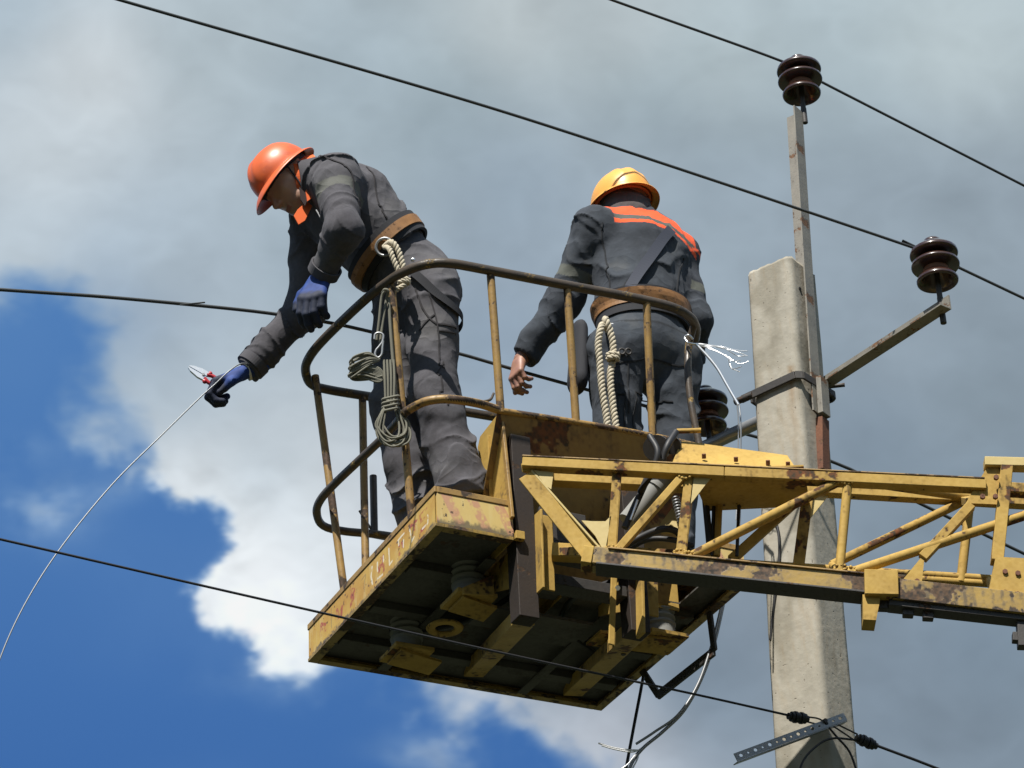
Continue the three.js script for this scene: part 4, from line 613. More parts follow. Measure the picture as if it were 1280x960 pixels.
function clothField(bones, k) {
  const base = fieldOf(bones, k), w = new Float64Array(bones.length);
  const f = (x, y, z) => {
    const d = base(x, y, z); if (Math.abs(d) > 0.028) return d;
    let best = 9, s = 0, sw = 0; for (let i = 0; i < bones.length; i++) { w[i] = boneDist(bones[i], x, y, z); if (w[i] < best) best = w[i]; }
    for (let i = 0; i < bones.length; i++) { const B = bones[i]; if (!B.fold) continue; const q = Math.exp((best - w[i]) * 55); if (q < 0.06) continue;
      const px = x - B.a.x, py = y - B.a.y, pz = z - B.a.z, t = px * B.z.x + py * B.z.y + pz * B.z.z, u = px * B.x.x + py * B.x.y + pz * B.x.z, v = px * B.y.x + py * B.y.y + pz * B.y.z, [amp, fa, fp, sk, sd] = B.fold;
      const wob = 0.5 * noise3(x * 9, y * 9, z * 9, sd + 5), n1 = noise3(t * fa + u * sk + wob, u * fp, v * fp, sd), n2 = noise3(t * fa * 0.8 - u * sk * 1.2 + v * sk + wob, v * fp + 7, u * fp, sd + 1), m = noise3(x * 6, y * 6, z * 6, sd + 3), n3 = noise3(x * 34, y * 34, z * 34, sd + 2), big = noise3(x * 11, y * 11, z * 11, sd + 4);
      const r1 = Math.exp(-Math.sqrt(n1 * n1 + 0.004) * 5.5), r2 = Math.exp(-Math.sqrt(n2 * n2 + 0.004) * 6.5), m1 = clamp(0.5 + 0.9 * m, 0, 1);
      s += q * amp * 1.35 * (r1 * m1 * 1.2 + r2 * (1 - m1) - 0.55 * Math.exp(-Math.sqrt((n2 - 0.35) * (n2 - 0.35) + 0.004) * 7) * m1 - 0.3 + 0.4 * big + 0.07 * n3); sw += q; }
    return d - (sw > 0 ? s / sw : 0);
  };
  return { f, base };
}
function boundsOf(bones, pad) { const lo = V3(9, 99, 99), hi = V3(-9, -99, -99); lo.set(1e9, 1e9, 1e9); hi.set(-1e9, -1e9, -1e9); for (const B of bones) for (const [p, r] of [[B.a, B.ra], [B.b, B.rb]]) { lo.min(p.clone().subScalar(r + pad)); hi.max(p.clone().addScalar(r + pad)); } return [lo, hi]; }
const clothMesh = (bones, k, h) => { const { f, base } = clothField(bones, k), [lo, hi] = boundsOf(bones, 0.03); return { g: surfaceNet(f, lo, hi, h, base), f, base }; };
const gradOf = (f, p, e = 0.004) => V3(f(p.x + e, p.y, p.z) - f(p.x - e, p.y, p.z), f(p.x, p.y + e, p.z) - f(p.x, p.y - e, p.z), f(p.x, p.y, p.z + e) - f(p.x, p.y, p.z - e)).normalize();
const onSurface = (f, p, off) => { const q = p.clone(); for (let i = 0; i < 8; i++) q.addScaledVector(gradOf(f, q), -(f(q.x, q.y, q.z) - off)); return q; };
// band wrapped round a field: axis through c, X the reference direction, from angle a0 to a1
function wrapBand(f, c, axis, X, h, off, th, a0 = 0, a1 = Math.PI * 2, n = 72, rmax = 0.34) {
  const z = axis.clone().normalize(), x = X.clone().addScaledVector(z, -X.dot(z)).normalize(), y = z.clone().cross(x), rows = 5, R = [];
  for (let i = 0; i <= n; i++) { const a = lerp(a0, a1, i / n), d = x.clone().multiplyScalar(Math.cos(a)).addScaledVector(y, Math.sin(a)), col = []; for (let j = 0; j < rows; j++) { const o = c.clone().addScaledVector(z, (j / (rows - 1) - 0.5) * h); let r = rmax; for (let s = 0; s < 60; s++) { const q = o.clone().addScaledVector(d, r), v = f(q.x, q.y, q.z); if (v < 0.001) break; r -= Math.max(0.0015, v * 0.8); if (r < 0.01) break; } col.push(r); } R.push({ d, col }); }
  const sm = R.map((q, i) => q.col.map((_, j) => { let s = 0, w = 0; for (let e = -3; e <= 3; e++) for (let g = -1; g <= 1; g++) { const ii = clamp(i + e, 0, n), jj = clamp(j + g, 0, rows - 1); s += R[ii].col[jj]; w++; } return Math.max(s / w, q.col[j] - 0.004); }));
  const pos = [], idx = [], W = rows * 2;
  R.forEach((q, i) => { for (let j = 0; j < rows; j++) { const o = c.clone().addScaledVector(z, (j / (rows - 1) - 0.5) * h); const p = o.clone().addScaledVector(q.d, sm[i][j] + off + th); pos.push(p.x, p.y, p.z); } for (let j = rows - 1; j >= 0; j--) { const o = c.clone().addScaledVector(z, (j / (rows - 1) - 0.5) * h); const p = o.addScaledVector(q.d, sm[i][j] + off - 0.004); pos.push(p.x, p.y, p.z); } });
  for (let i = 0; i < n; i++) for (let j = 0; j < W; j++) { const a = i * W + j, b = i * W + (j + 1) % W, e = a + W, g = b + W; idx.push(a, e, b, b, e, g); }
  const g = new THREE.BufferGeometry(); g.setAttribute('position', new THREE.Float32BufferAttribute(pos, 3)); g.setIndex(idx); const q = g.toNonIndexed(); q.computeVertexNormals(); return q;
}
function ribbonOn(f, pts, width, off, th = 0.004, n = 50) {                      // strap lying on a field through rough points
  const c = new THREE.CatmullRomCurve3(pts), P = [], N = []; for (let i = 0; i <= n; i++) { const p = onSurface(f, c.getPoint(i / n), off); P.push(p); N.push(gradOf(f, p, 0.02)); }
  const pos = [], idx = []; for (let i = 0; i <= n; i++) { const t = P[Math.min(n, i + 1)].clone().sub(P[Math.max(0, i - 1)]).normalize(), s = N[i].clone().cross(t).normalize(), nn = N[i]; for (const [a, b] of [[-1, 1], [1, 1], [1, -1], [-1, -1]]) { const p = P[i].clone().addScaledVector(s, a * width / 2).addScaledVector(nn, b * th / 2); pos.push(p.x, p.y, p.z); } }
  for (let i = 0; i < n; i++) for (let j = 0; j < 4; j++) { const a = i * 4 + j, b = i * 4 + (j + 1) % 4; idx.push(a, b, a + 4, b, b + 4, a + 4); }
  const g = new THREE.BufferGeometry(); g.setAttribute('position', new THREE.Float32BufferAttribute(pos, 3)); g.setIndex(idx); const q = g.toNonIndexed(); q.computeVertexNormals(); return q;
}
// head: local x right, y up, z forward; origin between the ears
function headBones(O, X, Y, Z) {
  const P = (x, y, z) => O.clone().addScaledVector(X, x).addScaledVector(Y, y).addScaledVector(Z, z), b = (p, q, r1, r2, o) => bone(P(...p), P(...q), r1, r2, o), out = [];
  out.push(b([0, 0.04, -0.035], [0, 0.042, 0.03], 0.083, 0.078), b([0, 0.0, 0.02], [0, -0.03, 0.045], 0.066, 0.055, { k: 0.04 }), b([-0.025, -0.07, 0.04], [0.025, -0.07, 0.04], 0.045, 0.045, { k: 0.03 }), b([0, -0.092, 0.062], [0, -0.096, 0.068], 0.027, 0.022, { k: 0.03 }));
  out.push(b([0, 0.02, 0.098], [0, -0.022, 0.122], 0.009, 0.0125, { k: 0.012 }), b([-0.013, -0.026, 0.108], [0.013, -0.026, 0.108], 0.009, 0.009, { k: 0.008 }));
  for (const s of [-1, 1]) { out.push(b([0.012 * s, 0.033, 0.096], [0.045 * s, 0.035, 0.075], 0.011, 0.009, { k: 0.012 }), b([0.047 * s, -0.012, 0.062], [0.06 * s, -0.008, 0.035], 0.02, 0.018, { k: 0.03 }), b([0.031 * s, 0.012, 0.079], [0.033 * s, 0.012, 0.08], 0.0125, 0.0125, { k: 0.006 })); out.push(b([0.078 * s, 0.018, -0.012], [0.077 * s, -0.03, 0.0], 0.019, 0.011, { flat: 2.1, n: X, k: 0.008 })); out.push(b([0.082 * s, 0.022, -0.028], [0.082 * s, -0.015, -0.02], 0.008, 0.006, { k: 0.006 })); }
  out.push(b([-0.018, -0.058, 0.092], [0.018, -0.058, 0.092], 0.0085, 0.0085, { k: 0.008 }), b([-0.016, -0.071, 0.088], [0.016, -0.071, 0.088], 0.0085, 0.0085, { k: 0.008 }));
  return { out, P };
}
function handBones(w, d, n, s, curls, th, o = {}) { const S = o.size || 1;        // w wrist, d towards the fingers, n back of the hand, s thumb side; curls: [4 x [k1,k2,k3]] radians towards the palm
  d = d.clone().normalize(); n = n.clone().addScaledVector(d, -n.dot(d)).normalize(); s = s.clone().addScaledVector(d, -s.dot(d)).addScaledVector(n, -s.dot(n)).normalize();
  const P = (a, b, c) => w.clone().addScaledVector(d, a * S).addScaledVector(s, b * S).addScaledVector(n, c * S), out = [], tips = [], g = th;
  const lat = [0.030, 0.010, -0.010, -0.028], len = [0.092, 0.096, 0.092, 0.083], seg = [[0.042, 0.026, 0.02], [0.046, 0.029, 0.021], [0.043, 0.027, 0.02], [0.034, 0.021, 0.018]];
  out.push(bone(P(-0.05, 0, 0), P(0.02, 0, 0), 0.029 + g, 0.027 + g, { flat: 1.25, n }));
  for (let i = 0; i < 4; i++) {
    let p = P(len[i], lat[i] * 1.05, 0); out.push(bone(P(0.01, lat[i] * 0.6, 0), p, 0.0145 + g, 0.0115 + g, { k: 0.016 }));
    let a = 0; for (let j = 0; j < 3; j++) { a += curls[i][j]; const q = p.clone().addScaledVector(d, Math.cos(a) * seg[i][j] * S).addScaledVector(n, -Math.sin(a) * seg[i][j] * S).addScaledVector(s, lat[i] * (o.spread || 0.05) * seg[i][j] / 0.04); out.push(bone(p, q, 0.0098 - j * 0.0007 + g, 0.0092 - j * 0.0007 + g, { k: 0.004 })); p = q; } tips.push(p);
  }
  const t0 = P(0.025, 0.03, -0.008), [ta, tb] = o.thumb || [0.7, 0.35], t1 = t0.clone().addScaledVector(d, 0.042 * Math.cos(ta)).addScaledVector(s, 0.042 * Math.sin(ta)).addScaledVector(n, -0.012), t2 = t1.clone().addScaledVector(d, 0.034 * Math.cos(tb)).addScaledVector(s, 0.034 * Math.sin(tb)).addScaledVector(n, -0.012), t3 = t2.clone().addScaledVector(d, 0.025).addScaledVector(n, -0.008);
  out.push(bone(P(0.015, 0.012, -0.004), t1, 0.017 + g, 0.0125 + g, { k: 0.014 }), bone(t1, t2, 0.012 + g, 0.0105 + g, { k: 0.005 }), bone(t2, t3, 0.0105 + g, 0.009 + g, { k: 0.004 }));
  return { out, tips, P };
}
function meshOf(bones, k, h, pad = 0.02) { const f = fieldOf(bones, k), [lo, hi] = boundsOf(bones, pad); return surfaceNet(f, lo, hi, h, f); }
// safety helmet: local x right, y up, z forward; closed shell with brim, peak and ridges
function helmetGeo(O, X, Y, Z, s = 1) {
  const rowsD = 22, n = 96, prof = [];
  const pt = (phi, k, off) => { // k 0 top .. 1 rim .. 1+ brim
    const cx = Math.sin(phi), cz = Math.cos(phi), ax = 0.112, az = cz > 0 ? 0.138 : 0.134, hgt = 0.128; let x, y, z;
    if (k <= 1) { const a = k * Math.PI / 2, sa = Math.pow(Math.sin(a), 0.94), ca = Math.cos(a); x = cx * ax * sa; z = cz * az * sa; y = hgt * Math.pow(ca, 0.92); const rid = Math.exp(-Math.pow(x / 0.017, 2)) * 0.008 * sstep(0.1, 0.3, k) * (1 - sstep(0.75, 0.95, k)) + Math.exp(-Math.pow((Math.abs(x) - 0.045) / 0.009, 2)) * 0.005 * sstep(0.2, 0.4, k) * (1 - sstep(0.7, 0.9, k)); y += rid; const m = 1 - off / 0.12; return [x * m, y * m + 0, z * m]; }
    const e = k - 1, fr = Math.pow(Math.max(0, cz), 2.2), bk_ = Math.pow(Math.max(0, -cz), 2), bw = 0.017 + 0.044 * fr + 0.014 * bk_; const m = 1 - off / 0.12; x = cx * (ax + bw * e * 1.0) ; z = cz * (az + bw * e); y = -0.006 * e - 0.02 * e * e * (0.5 + fr) - off; return [x, y, z];
  };
  for (let i = 0; i <= rowsD; i++) prof.push([i / rowsD, 0]); for (const e of [0.06, 0.3, 0.6, 0.85, 1]) prof.push([1 + e, 0]); prof.push([2.03, 0.002]); for (const e of [1, 0.85, 0.6, 0.3, 0.06]) prof.push([1 + e, 0.0045]); for (let i = rowsD; i >= 0; i--) prof.push([i / rowsD, 0.0045]);
  const pos = [], idx = []; for (const [k, off] of prof) for (let j = 0; j < n; j++) { const [x, y, z] = pt(j / n * 2 * Math.PI, k, off); const p = O.clone().addScaledVector(X, x * s).addScaledVector(Y, y * s).addScaledVector(Z, z * s); pos.push(p.x, p.y, p.z); }
  for (let i = 0; i < prof.length - 1; i++) for (let j = 0; j < n; j++) { const a = i * n + j, b = i * n + (j + 1) % n; idx.push(a, a + n, b, b, a + n, b + n); }
  const g = new THREE.BufferGeometry(); g.setAttribute('position', new THREE.Float32BufferAttribute(pos, 3)); g.setIndex(idx); g.computeVertexNormals(); return g;
}
const crumple = makeTexture(512, (u, v) => { const w = 0.5 * fbm2(u * 4, v * 4, 3, 611, 4), r = (f, s) => 1 - Math.abs(noise2(u * f + w, v * f * 0.75 + w, s, 0)); const g = 0.45 * Math.pow(1 - Math.abs(fbm2(u * 6 + w, v * 6 - w, 2, 621, 6)), 3) + 0.14 * Math.pow(1 - Math.abs(fbm2(u * 14 - w, v * 14 + w, 2, 631, 14)), 3) + 0.025 * fbm2(u * 150, v * 150, 2, 641, 150); return [g, g, g]; });
crumple.repeat.set(1 / 0.55, 1 / 0.55);
const clothMat = new THREE.MeshStandardMaterial({ vertexColors: true, roughness: 0.95, bumpMap: crumple, bumpScale: 0.005 });
const skinMat = new THREE.MeshPhysicalMaterial({ vertexColors: true, roughness: 0.5 });
const gloveMat = new THREE.MeshStandardMaterial({ vertexColors: true, roughness: 0.75 });
const bootMat = new THREE.MeshStandardMaterial({ color: new THREE.Color(0.02, 0.018, 0.016), roughness: 0.6 });
const plastic = (r, g, b) => new THREE.MeshPhysicalMaterial({ color: new THREE.Color(r, g, b), roughness: 0.42, clearcoat: 0.15, clearcoatRoughness: 0.3 });
const helmetPaint = (r, g, b) => { const m = plastic(1, 1, 1); m.vertexColors = true; return m; };
const scuffed = (geo, [r, g, b], seed) => colorBy(geo, (x, y, z) => { const a = fbm3(x * 22, y * 22, z * 22, 3, seed), s = Math.exp(-Math.abs(noise3(x * 60, y * 14, z * 60, seed + 3)) * 16) * sstep(0.1, 0.5, fbm3(x * 14, y * 14, z * 14, 2, seed + 5)), d = sstep(0.18, 0.55, a); return mix3(mix3([r * (1 + 0.06 * a), g * (1 + 0.1 * a), b], [r * 0.55, g * 0.55, b * 0.7 + 0.02], 0.45 * d), [Math.min(0.8, r * 1.05), g + 0.12, b + 0.1], 0.35 * s); });
const webbing = new THREE.MeshStandardMaterial({ color: new THREE.Color(0.018, 0.019, 0.024), roughness: 0.85 }), leather = paintMaterial(12, [0.28, 0.135, 0.045], [0.2, 0.095, 0.03], [0.12, 0.055, 0.02], [0.08, 0.04, 0.02], -0.1, 0, 0.12, 0.6, 256);
const cloth = (base, x, y, z, seed, dirt = 0.25) => { const a = fbm3(x * 7, y * 7, z * 7, 3, seed), b = noise3(x * 160, y * 160, z * 160, seed + 4), c = fbm3(x * 26, y * 26, z * 26, 2, seed + 9); const k = 1 + 1.3 * dirt * a + 0.12 * b + 0.16 * c, du = 0.5 * sstep(0.25, 0.7, a + 0.4 * c); return mix3([base[0] * k, base[1] * k * (1 + 0.03 * a), base[2] * k], [0.115, 0.108, 0.098], du * 0.5); };
function boot(ankle, toe, up = UPV) { const heel = ankle.clone().addScaledVector(toe, -0.05).add(V3(0, -0.055, 0)), ball = ankle.clone().addScaledVector(toe, 0.13).add(V3(0, -0.06, 0)), tip = ankle.clone().addScaledVector(toe, 0.19).add(V3(0, -0.062, 0)); const B = [bone(ankle.clone().add(V3(0, 0.12, 0)), ankle, 0.055, 0.052), bone(ankle, heel, 0.05, 0.04), bone(heel, ball, 0.042, 0.046), bone(ball, tip, 0.046, 0.038), bone(ankle, ball, 0.05, 0.042)], floor = PLH + DECK + 0.001; const f0 = fieldOf(B, 0.04), f = (x, y, z) => Math.max(f0(x, y, z), floor - y), [lo, hi] = boundsOf(B, 0.02); return surfaceNet(f, lo, hi, 0.008, f); }

// ---- worker bending over the rail
const worker1 = (() => {
  const FL = hitW(584, 657, DECK), FR = hitW(529, 690, DECK), C = FL.clone().add(FR).multiplyScalar(0.5);
  const t = thing('person', 'person in orange helmet and grey coveralls leaning over the rail with pliers', 'person', C);
  const yaw = 14 * Math.PI / 180, f = V3(-Math.cos(yaw), 0, Math.sin(yaw)), l = V3(Math.sin(yaw), 0, Math.cos(yaw)), J = (px, py, lat) => hitPlane(px, py, C.clone().addScaledVector(l, lat), l);
  const pelvis = J(521, 350, 0), hipL = J(538, 362, 0.085), hipR = J(503, 365, -0.085), kneeL = J(543, 492, 0.1), kneeR = J(496, 512, -0.1), ankL = FL.clone().add(V3(0, 0.1, 0)), ankR = FR.clone().add(V3(0, 0.1, 0));
  const waist = J(484, 316, 0), chest = J(438, 262, 0), neck = J(393, 229, 0), shL = J(419, 226, 0.165), shR = J(394, 282, -0.165), elL = J(430, 289, 0.28), wrL = J(401, 347, 0.1), elR = J(382, 386, -0.27), wrR = J(307, 465, -0.33);
  const spine = chest.clone().sub(waist).normalize(), front = spine.clone().cross(l).normalize();
  const headO = J(366, 230, 0.0), hY = J(366 - 40, 230 - 32, 0).sub(headO).normalize(), hX = l.clone().negate(), hZ = hY.clone().cross(hX).normalize();
  // body under the clothes, one continuous surface
  const hd = headBones(headO, hX, hY, hZ), N0 = hd.P(0, -0.05, -0.03), N1 = neck;
  const bodyB = [bone(pelvis, waist, 0.12, 0.115, { flat: 1.3, n: front }), bone(waist, chest, 0.12, 0.14, { flat: 1.4, n: front }), bone(chest, neck, 0.12, 0.06), bone(neck, shL, 0.06, 0.055), bone(neck, shR, 0.06, 0.055), bone(shL, elL, 0.05, 0.04), bone(elL, wrL, 0.04, 0.028), bone(shR, elR, 0.05, 0.04), bone(elR, wrR, 0.04, 0.028), bone(hipL, kneeL, 0.075, 0.055), bone(kneeL, ankL, 0.055, 0.04), bone(hipR, kneeR, 0.075, 0.055), bone(kneeR, ankR, 0.055, 0.04), bone(N0, N1, 0.052, 0.056), bone(headO, N0, 0.06, 0.05), bone(ankL, ankL.clone().add(V3(0, -0.05, 0)), 0.035, 0.03), bone(ankR, ankR.clone().add(V3(0, -0.05, 0)), 0.035, 0.03)];
  const gb = meshOf(bodyB, 0.04, 0.014), gh = meshOf([...hd.out, bone(N0, N1, 0.052, 0.056)], 0.03, 0.0042);
  const skin = (x, y, z) => { const v = V3(x, y, z).sub(headO), a = v.dot(hX), b = v.dot(hY), c = v.dot(hZ), n = fbm3(x * 60, y * 60, z * 60, 2, 3); let k = [0.48 * (1 + 0.12 * n), 0.27 * (1 + 0.12 * n), 0.18]; const hair = (b > 0.046 + 0.01 * n && c < 0.04) || (c < -0.018 - 0.01 * n && b > -0.055 + 0.012 * n && Math.abs(a) < 0.081); const stub = b < -0.03 && c > 0.0 ? sstep(-0.03, -0.07, b) * 0.35 : 0; k = mix3(k, [0.16, 0.10, 0.075], stub); if (hair) k = [0.018, 0.014, 0.012]; if (Math.abs(b - 0.037) < 0.006 && c > 0.06) k = [0.03, 0.02, 0.015]; if (Math.abs(b + 0.064) < 0.009 && c > 0.085 && Math.abs(a) < 0.024) k = [0.32, 0.12, 0.09]; return k; };
  const gBody = mergeGeometries([colorBy(gb, skin), colorBy(gh, skin)]); part(t, 'body', gBody, skinMat);
  // trousers
  const grey = [0.070, 0.068, 0.077], hemL = ankL.clone().add(V3(0.0, -0.02, 0)), hemR = ankR.clone().add(V3(0, -0.02, 0));
  const trB = [bone(pelvis.clone().addScaledVector(spine, -0.02), waist.clone().addScaledVector(spine, 0.0), 0.148, 0.143, { flat: 1.12, n: front, fold: [0.009, 7.2, 3.24, 5.4, 51], cut: true }), bone(hipL, kneeL, 0.108, 0.086, { fold: [0.014, 8.8, 2.52, 7.2, 52] }), bone(kneeL, hemL, 0.088, 0.099, { fold: [0.016, 12, 2.88, 5.4, 53], cut: true }), bone(hipR, kneeR, 0.108, 0.086, { fold: [0.014, 8.8, 2.52, 7.2, 54] }), bone(kneeR, hemR, 0.09, 0.1, { fold: [0.016, 12, 2.88, 5.4, 55], cut: true }), bone(pelvis, hipL, 0.12, 0.108), bone(pelvis, hipR, 0.12, 0.108)];
  const tr = clothMesh(trB, 0.045, 0.006);
  part(t, 'trousers', colorBy(tr.g, (x, y, z) => cloth(grey, x, y, z, 71)), clothMat);
  // jacket
  const cuffL = elL.clone().lerp(wrL, 0.93), cuffR = elR.clone().lerp(wrR, 0.97);
  const jkB = [bone(waist.clone().addScaledVector(spine, -0.035), chest, 0.158, 0.18, { flat: 1.06, n: front, fold: [0.018, 7.5, 2.6, 8.1, 31], cutA: true }), bone(chest, neck, 0.165, 0.088, { flat: 1.1, n: front, fold: [0.014, 9, 2.6, 5.4, 32] }), bone(neck.clone().addScaledVector(spine, -0.03), shL, 0.098, 0.09), bone(neck.clone().addScaledVector(spine, -0.03), shR, 0.098, 0.09), bone(shL, elL, 0.09, 0.064, { fold: [0.014, 15.2, 2.52, 5.4, 33] }), bone(elL, cuffL, 0.064, 0.054, { fold: [0.012, 19.2, 2.52, 5.4, 34], cut: true }), bone(shR, elR, 0.085, 0.072, { fold: [0.012, 15.2, 2.52, 5.4, 35] }), bone(elR, cuffR, 0.07, 0.054, { fold: [0.012, 24, 2.16, 4.5, 36], cut: true })];
  const jk = clothMesh(jkB, 0.05, 0.0052);
  const jcol = (x, y, z) => { const v = V3(x, y, z); const s = v.clone().sub(waist).dot(spine), fr = v.clone().sub(chest).dot(front), la = v.clone().sub(chest).dot(l); let k = cloth(grey, x, y, z, 72); const up = v.clone().sub(shL), along = up.dot(elL.clone().sub(shL).normalize()); if (boneDist(jkB[4], x, y, z) < 0.02 && along > 0.085 && along < 0.125) k = mix3(k, [0.15, 0.155, 0.13], 0.6); if (boneDist(jkB[1], x, y, z) < 0.03 && fr > 0.03 && Math.abs(la) < 0.025 && s > 0.2) k = mix3(k, [0.06, 0.058, 0.06], 0.5); const nk = v.clone().sub(neck).length(); if (fr < -0.06 && la < 0.02 && nk > 0.05 && nk < 0.11 && s > 0.28) k = mix3(k, [0.6, 0.09, 0.03], 0.8); return k; };
  part(t, 'jacket', colorBy(jk.g, jcol), clothMat);
  const bodyF = fieldOf([...bodyB.slice(0, 5), bodyB[13], bodyB[14]], 0.04), ndir = headO.clone().sub(neck).normalize();
  const colr = (c, h, off, mat, name, dr) => part(t, name, wrapBand(bodyF, neck.clone().addScaledVector(ndir, c).addScaledVector(front, dr || 0), ndir, front, h, off, 0.005, 0, Math.PI * 2, 60, 0.13), mat);
  colr(0.05, 0.085, 0.024, new THREE.MeshStandardMaterial({ color: new THREE.Color(0.72, 0.13, 0.03), roughness: 0.9 }), 'collar_lining', 0.004);
  part(t, 'collar', wrapBand(bodyF, neck.clone().addScaledVector(ndir, 0.04), ndir, front, 0.07, 0.034, 0.006, 1.25, Math.PI * 2 - 1.25, 60, 0.14), new THREE.MeshStandardMaterial({ color: new THREE.Color(...grey), roughness: 0.95 }));
  { const oc = new THREE.MeshStandardMaterial({ color: new THREE.Color(0.72, 0.13, 0.03), roughness: 0.9 }), cp = (pts, lat) => plate(pts.map(([x, y]) => J(x, y, lat)), l, 0.006);
    part(t, 'collar_flap', cp([[391, 212], [385, 226], [382, 240], [384, 252], [392, 246], [396, 226]], 0.098), oc, 'orange side flap of the turned-up collar'); part(t, 'collar_flap', cp([[384, 252], [372, 262], [367, 270], [373, 281], [381, 276], [390, 258]], 0.07), oc, 'orange front point of the collar');
    part(t, 'name_patch', cp([[386, 246], [374, 234], [376, 250], [381, 258]], 0.09), new THREE.MeshStandardMaterial({ color: new THREE.Color(0.03, 0.018, 0.018), roughness: 0.95 })).name = 'neck_flap'; }
  // chest pocket outline and press button
  const chestS = (px, py) => onSurface(jk.base, J(px, py, 0.14), 0.012);
  part(t, 'pocket_piping', ribbonOn(jk.base, [J(381, 272, 0.12), J(388, 284, 0.12), J(397, 292, 0.12)], 0.006, 0.012, 0.004, 16), new THREE.MeshStandardMaterial({ color: new THREE.Color(0.3, 0.3, 0.31), roughness: 0.8 }));
  const seamM = new THREE.MeshStandardMaterial({ color: new THREE.Color(0.03, 0.028, 0.031), roughness: 0.95 });
  const seam = (fld, pts, w = 0.005) => part(t, 'seam', ribbonOn(fld, pts, w, 0.002, 0.003, 60), seamM);
  seam(tr.f, [J(530, 345, 0.22), J(548, 400, 0.22), J(553, 450, 0.22), J(556, 495, 0.22)]); seam(tr.f, [J(505, 352, 0.22), J(520, 372, 0.24), J(545, 398, 0.22), J(566, 412, 0.15)], 0.006); seam(tr.f, [J(505, 398, 0.24), J(530, 390, 0.24), J(545, 384, 0.24)]); seam(tr.f, [J(547, 412, 0.2), J(566, 418, 0.15)]);
  seam(jk.f, [J(405, 205, 0.2), J(440, 222, 0.26), J(446, 250, 0.26), J(438, 268, 0.24)], 0.006); seam(jk.f, [J(452, 225, 0.1), J(472, 262, 0.14), J(490, 290, 0.14)]);
  part(t, 'sleeve_cuff', wrapBand(fieldOf([jkB[5]], 0.01), elL.clone().lerp(wrL, 0.83), wrL.clone().sub(elL), front, 0.035, 0.001, 0.003, 0, Math.PI * 2, 40, 0.12), new THREE.MeshStandardMaterial({ color: new THREE.Color(...grey), roughness: 0.95 }));
  part(t, 'sleeve_cuff', wrapBand(fieldOf([jkB[7]], 0.01), elR.clone().lerp(wrR, 0.88), wrR.clone().sub(elR), front, 0.035, 0.001, 0.003, 0, Math.PI * 2, 40, 0.12), new THREE.MeshStandardMaterial({ color: new THREE.Color(...grey), roughness: 0.95 }));
  // boots, gloves
  const toeL = f.clone().multiplyScalar(0.6).addScaledVector(pv, 0.7).normalize(), toeR = f.clone().multiplyScalar(0.25).addScaledVector(pv, -0.95).normalize();
  part(t, 'boot', boot(ankL, toeL), bootMat); part(t, 'boot', boot(ankR, toeR), bootMat);
  const glove = (H, w, d, lim) => { const g = meshOf(H.out, 0.012, 0.0034, 0.012); return colorBy(g, (x, y, z) => { const v = V3(x, y, z).sub(w), a = v.dot(d), n = noise3(x * 90, y * 90, z * 90, 5); const kk = sstep(lim - 0.012, lim + 0.012, a + 0.008 * n); return mix3([0.012 * (1 + 0.3 * n), 0.042 * (1 + 0.3 * n), 0.19 * (1 + 0.25 * n)], [0.012, 0.018, 0.042], kk); }); };
  const gripTight = [[0.7, 1.2, 0.8], [0.8, 1.25, 0.8], [0.9, 1.3, 0.85], [1.0, 1.3, 0.85]], relaxed = [[0.5, 0.8, 0.5], [0.45, 0.75, 0.45], [0.5, 0.8, 0.5], [0.55, 0.85, 0.5]];
  const dR = J(262, 481, -0.35).sub(wrR).normalize(), nR = V3(-0.25, 0.9, 0.42), HR = handBones(wrR, dR, nR, V3(0.1, -0.1, 1), gripTight, 0.005, { thumb: [0.35, -0.35], size: 1.3 });
  const dL = J(376, 404, 0.15).sub(wrL).normalize(), HL = handBones(wrL, dL, V3(-0.35, 0.1, 1), V3(-1, 0, -0.3), relaxed, 0.006, { thumb: [0.75, 0.3], size: 1.26 });
  part(t, 'glove', glove(HR, wrR, dR, 0.095), gloveMat); part(t, 'glove', glove(HL, wrL, dL, 0.1), gloveMat);
  part(t, 'glove_cuff', rod(wrR.clone().addScaledVector(dR, -0.012), wrR.clone().addScaledVector(dR, -0.003), 0.036, 24), new THREE.MeshStandardMaterial({ color: new THREE.Color(0.6, 0.58, 0.5), roughness: 0.9 }), 'white cuff edge of the glove');
  // helmet
  const hel = part(t, 'helmet', scuffed(helmetGeo(hd.P(0, 0.052, -0.004), hX, hY, hZ, 0.94), [0.66, 0.118, 0.026], 701), helmetPaint(0.66, 0.118, 0.026));
  const rimIn = []; for (let i = 0; i <= 40; i++) { const a = i / 40 * 2 * Math.PI; rimIn.push(hd.P(Math.sin(a) * 0.09, 0.043, Math.cos(a) * 0.108)); }
  { const g = tubeAlong(rimIn, 0.009, 80, 6); part(hel, 'headband', (g.translate(0, 0, 0), g), webbing); }
  part(hel, 'chin_strap', tubeAlong([hd.P(-0.092, 0.045, 0.01), hd.P(-0.086, -0.03, 0.028), hd.P(-0.068, -0.085, 0.045), hd.P(-0.02, -0.122, 0.055), hd.P(0.03, -0.12, 0.055), hd.P(0.07, -0.085, 0.045), hd.P(0.088, -0.03, 0.028), hd.P(0.092, 0.045, 0.01)], 0.0035, 60, 6), webbing);
  // belt: padded black band, leather strip, straps
  const uni = fieldOf([jkB[0], trB[0], trB[5], trB[6]], 0.03), bc = J(489, 314, 0), bax = spine.clone().applyAxisAngle(l, 0.12);
  const belt = part(t, 'safety_belt', wrapBand(uni, bc, bax, front, 0.085, 0.006, 0.007), webbing);
  part(belt, 'leather_strip', wrapBand(uni, bc, bax, front, 0.04, 0.0135, 0.005), leather);
  const ringP = onSurface(uni, J(478, 306, 0.19), 0.024), rn = gradOf(uni, ringP, 0.02);
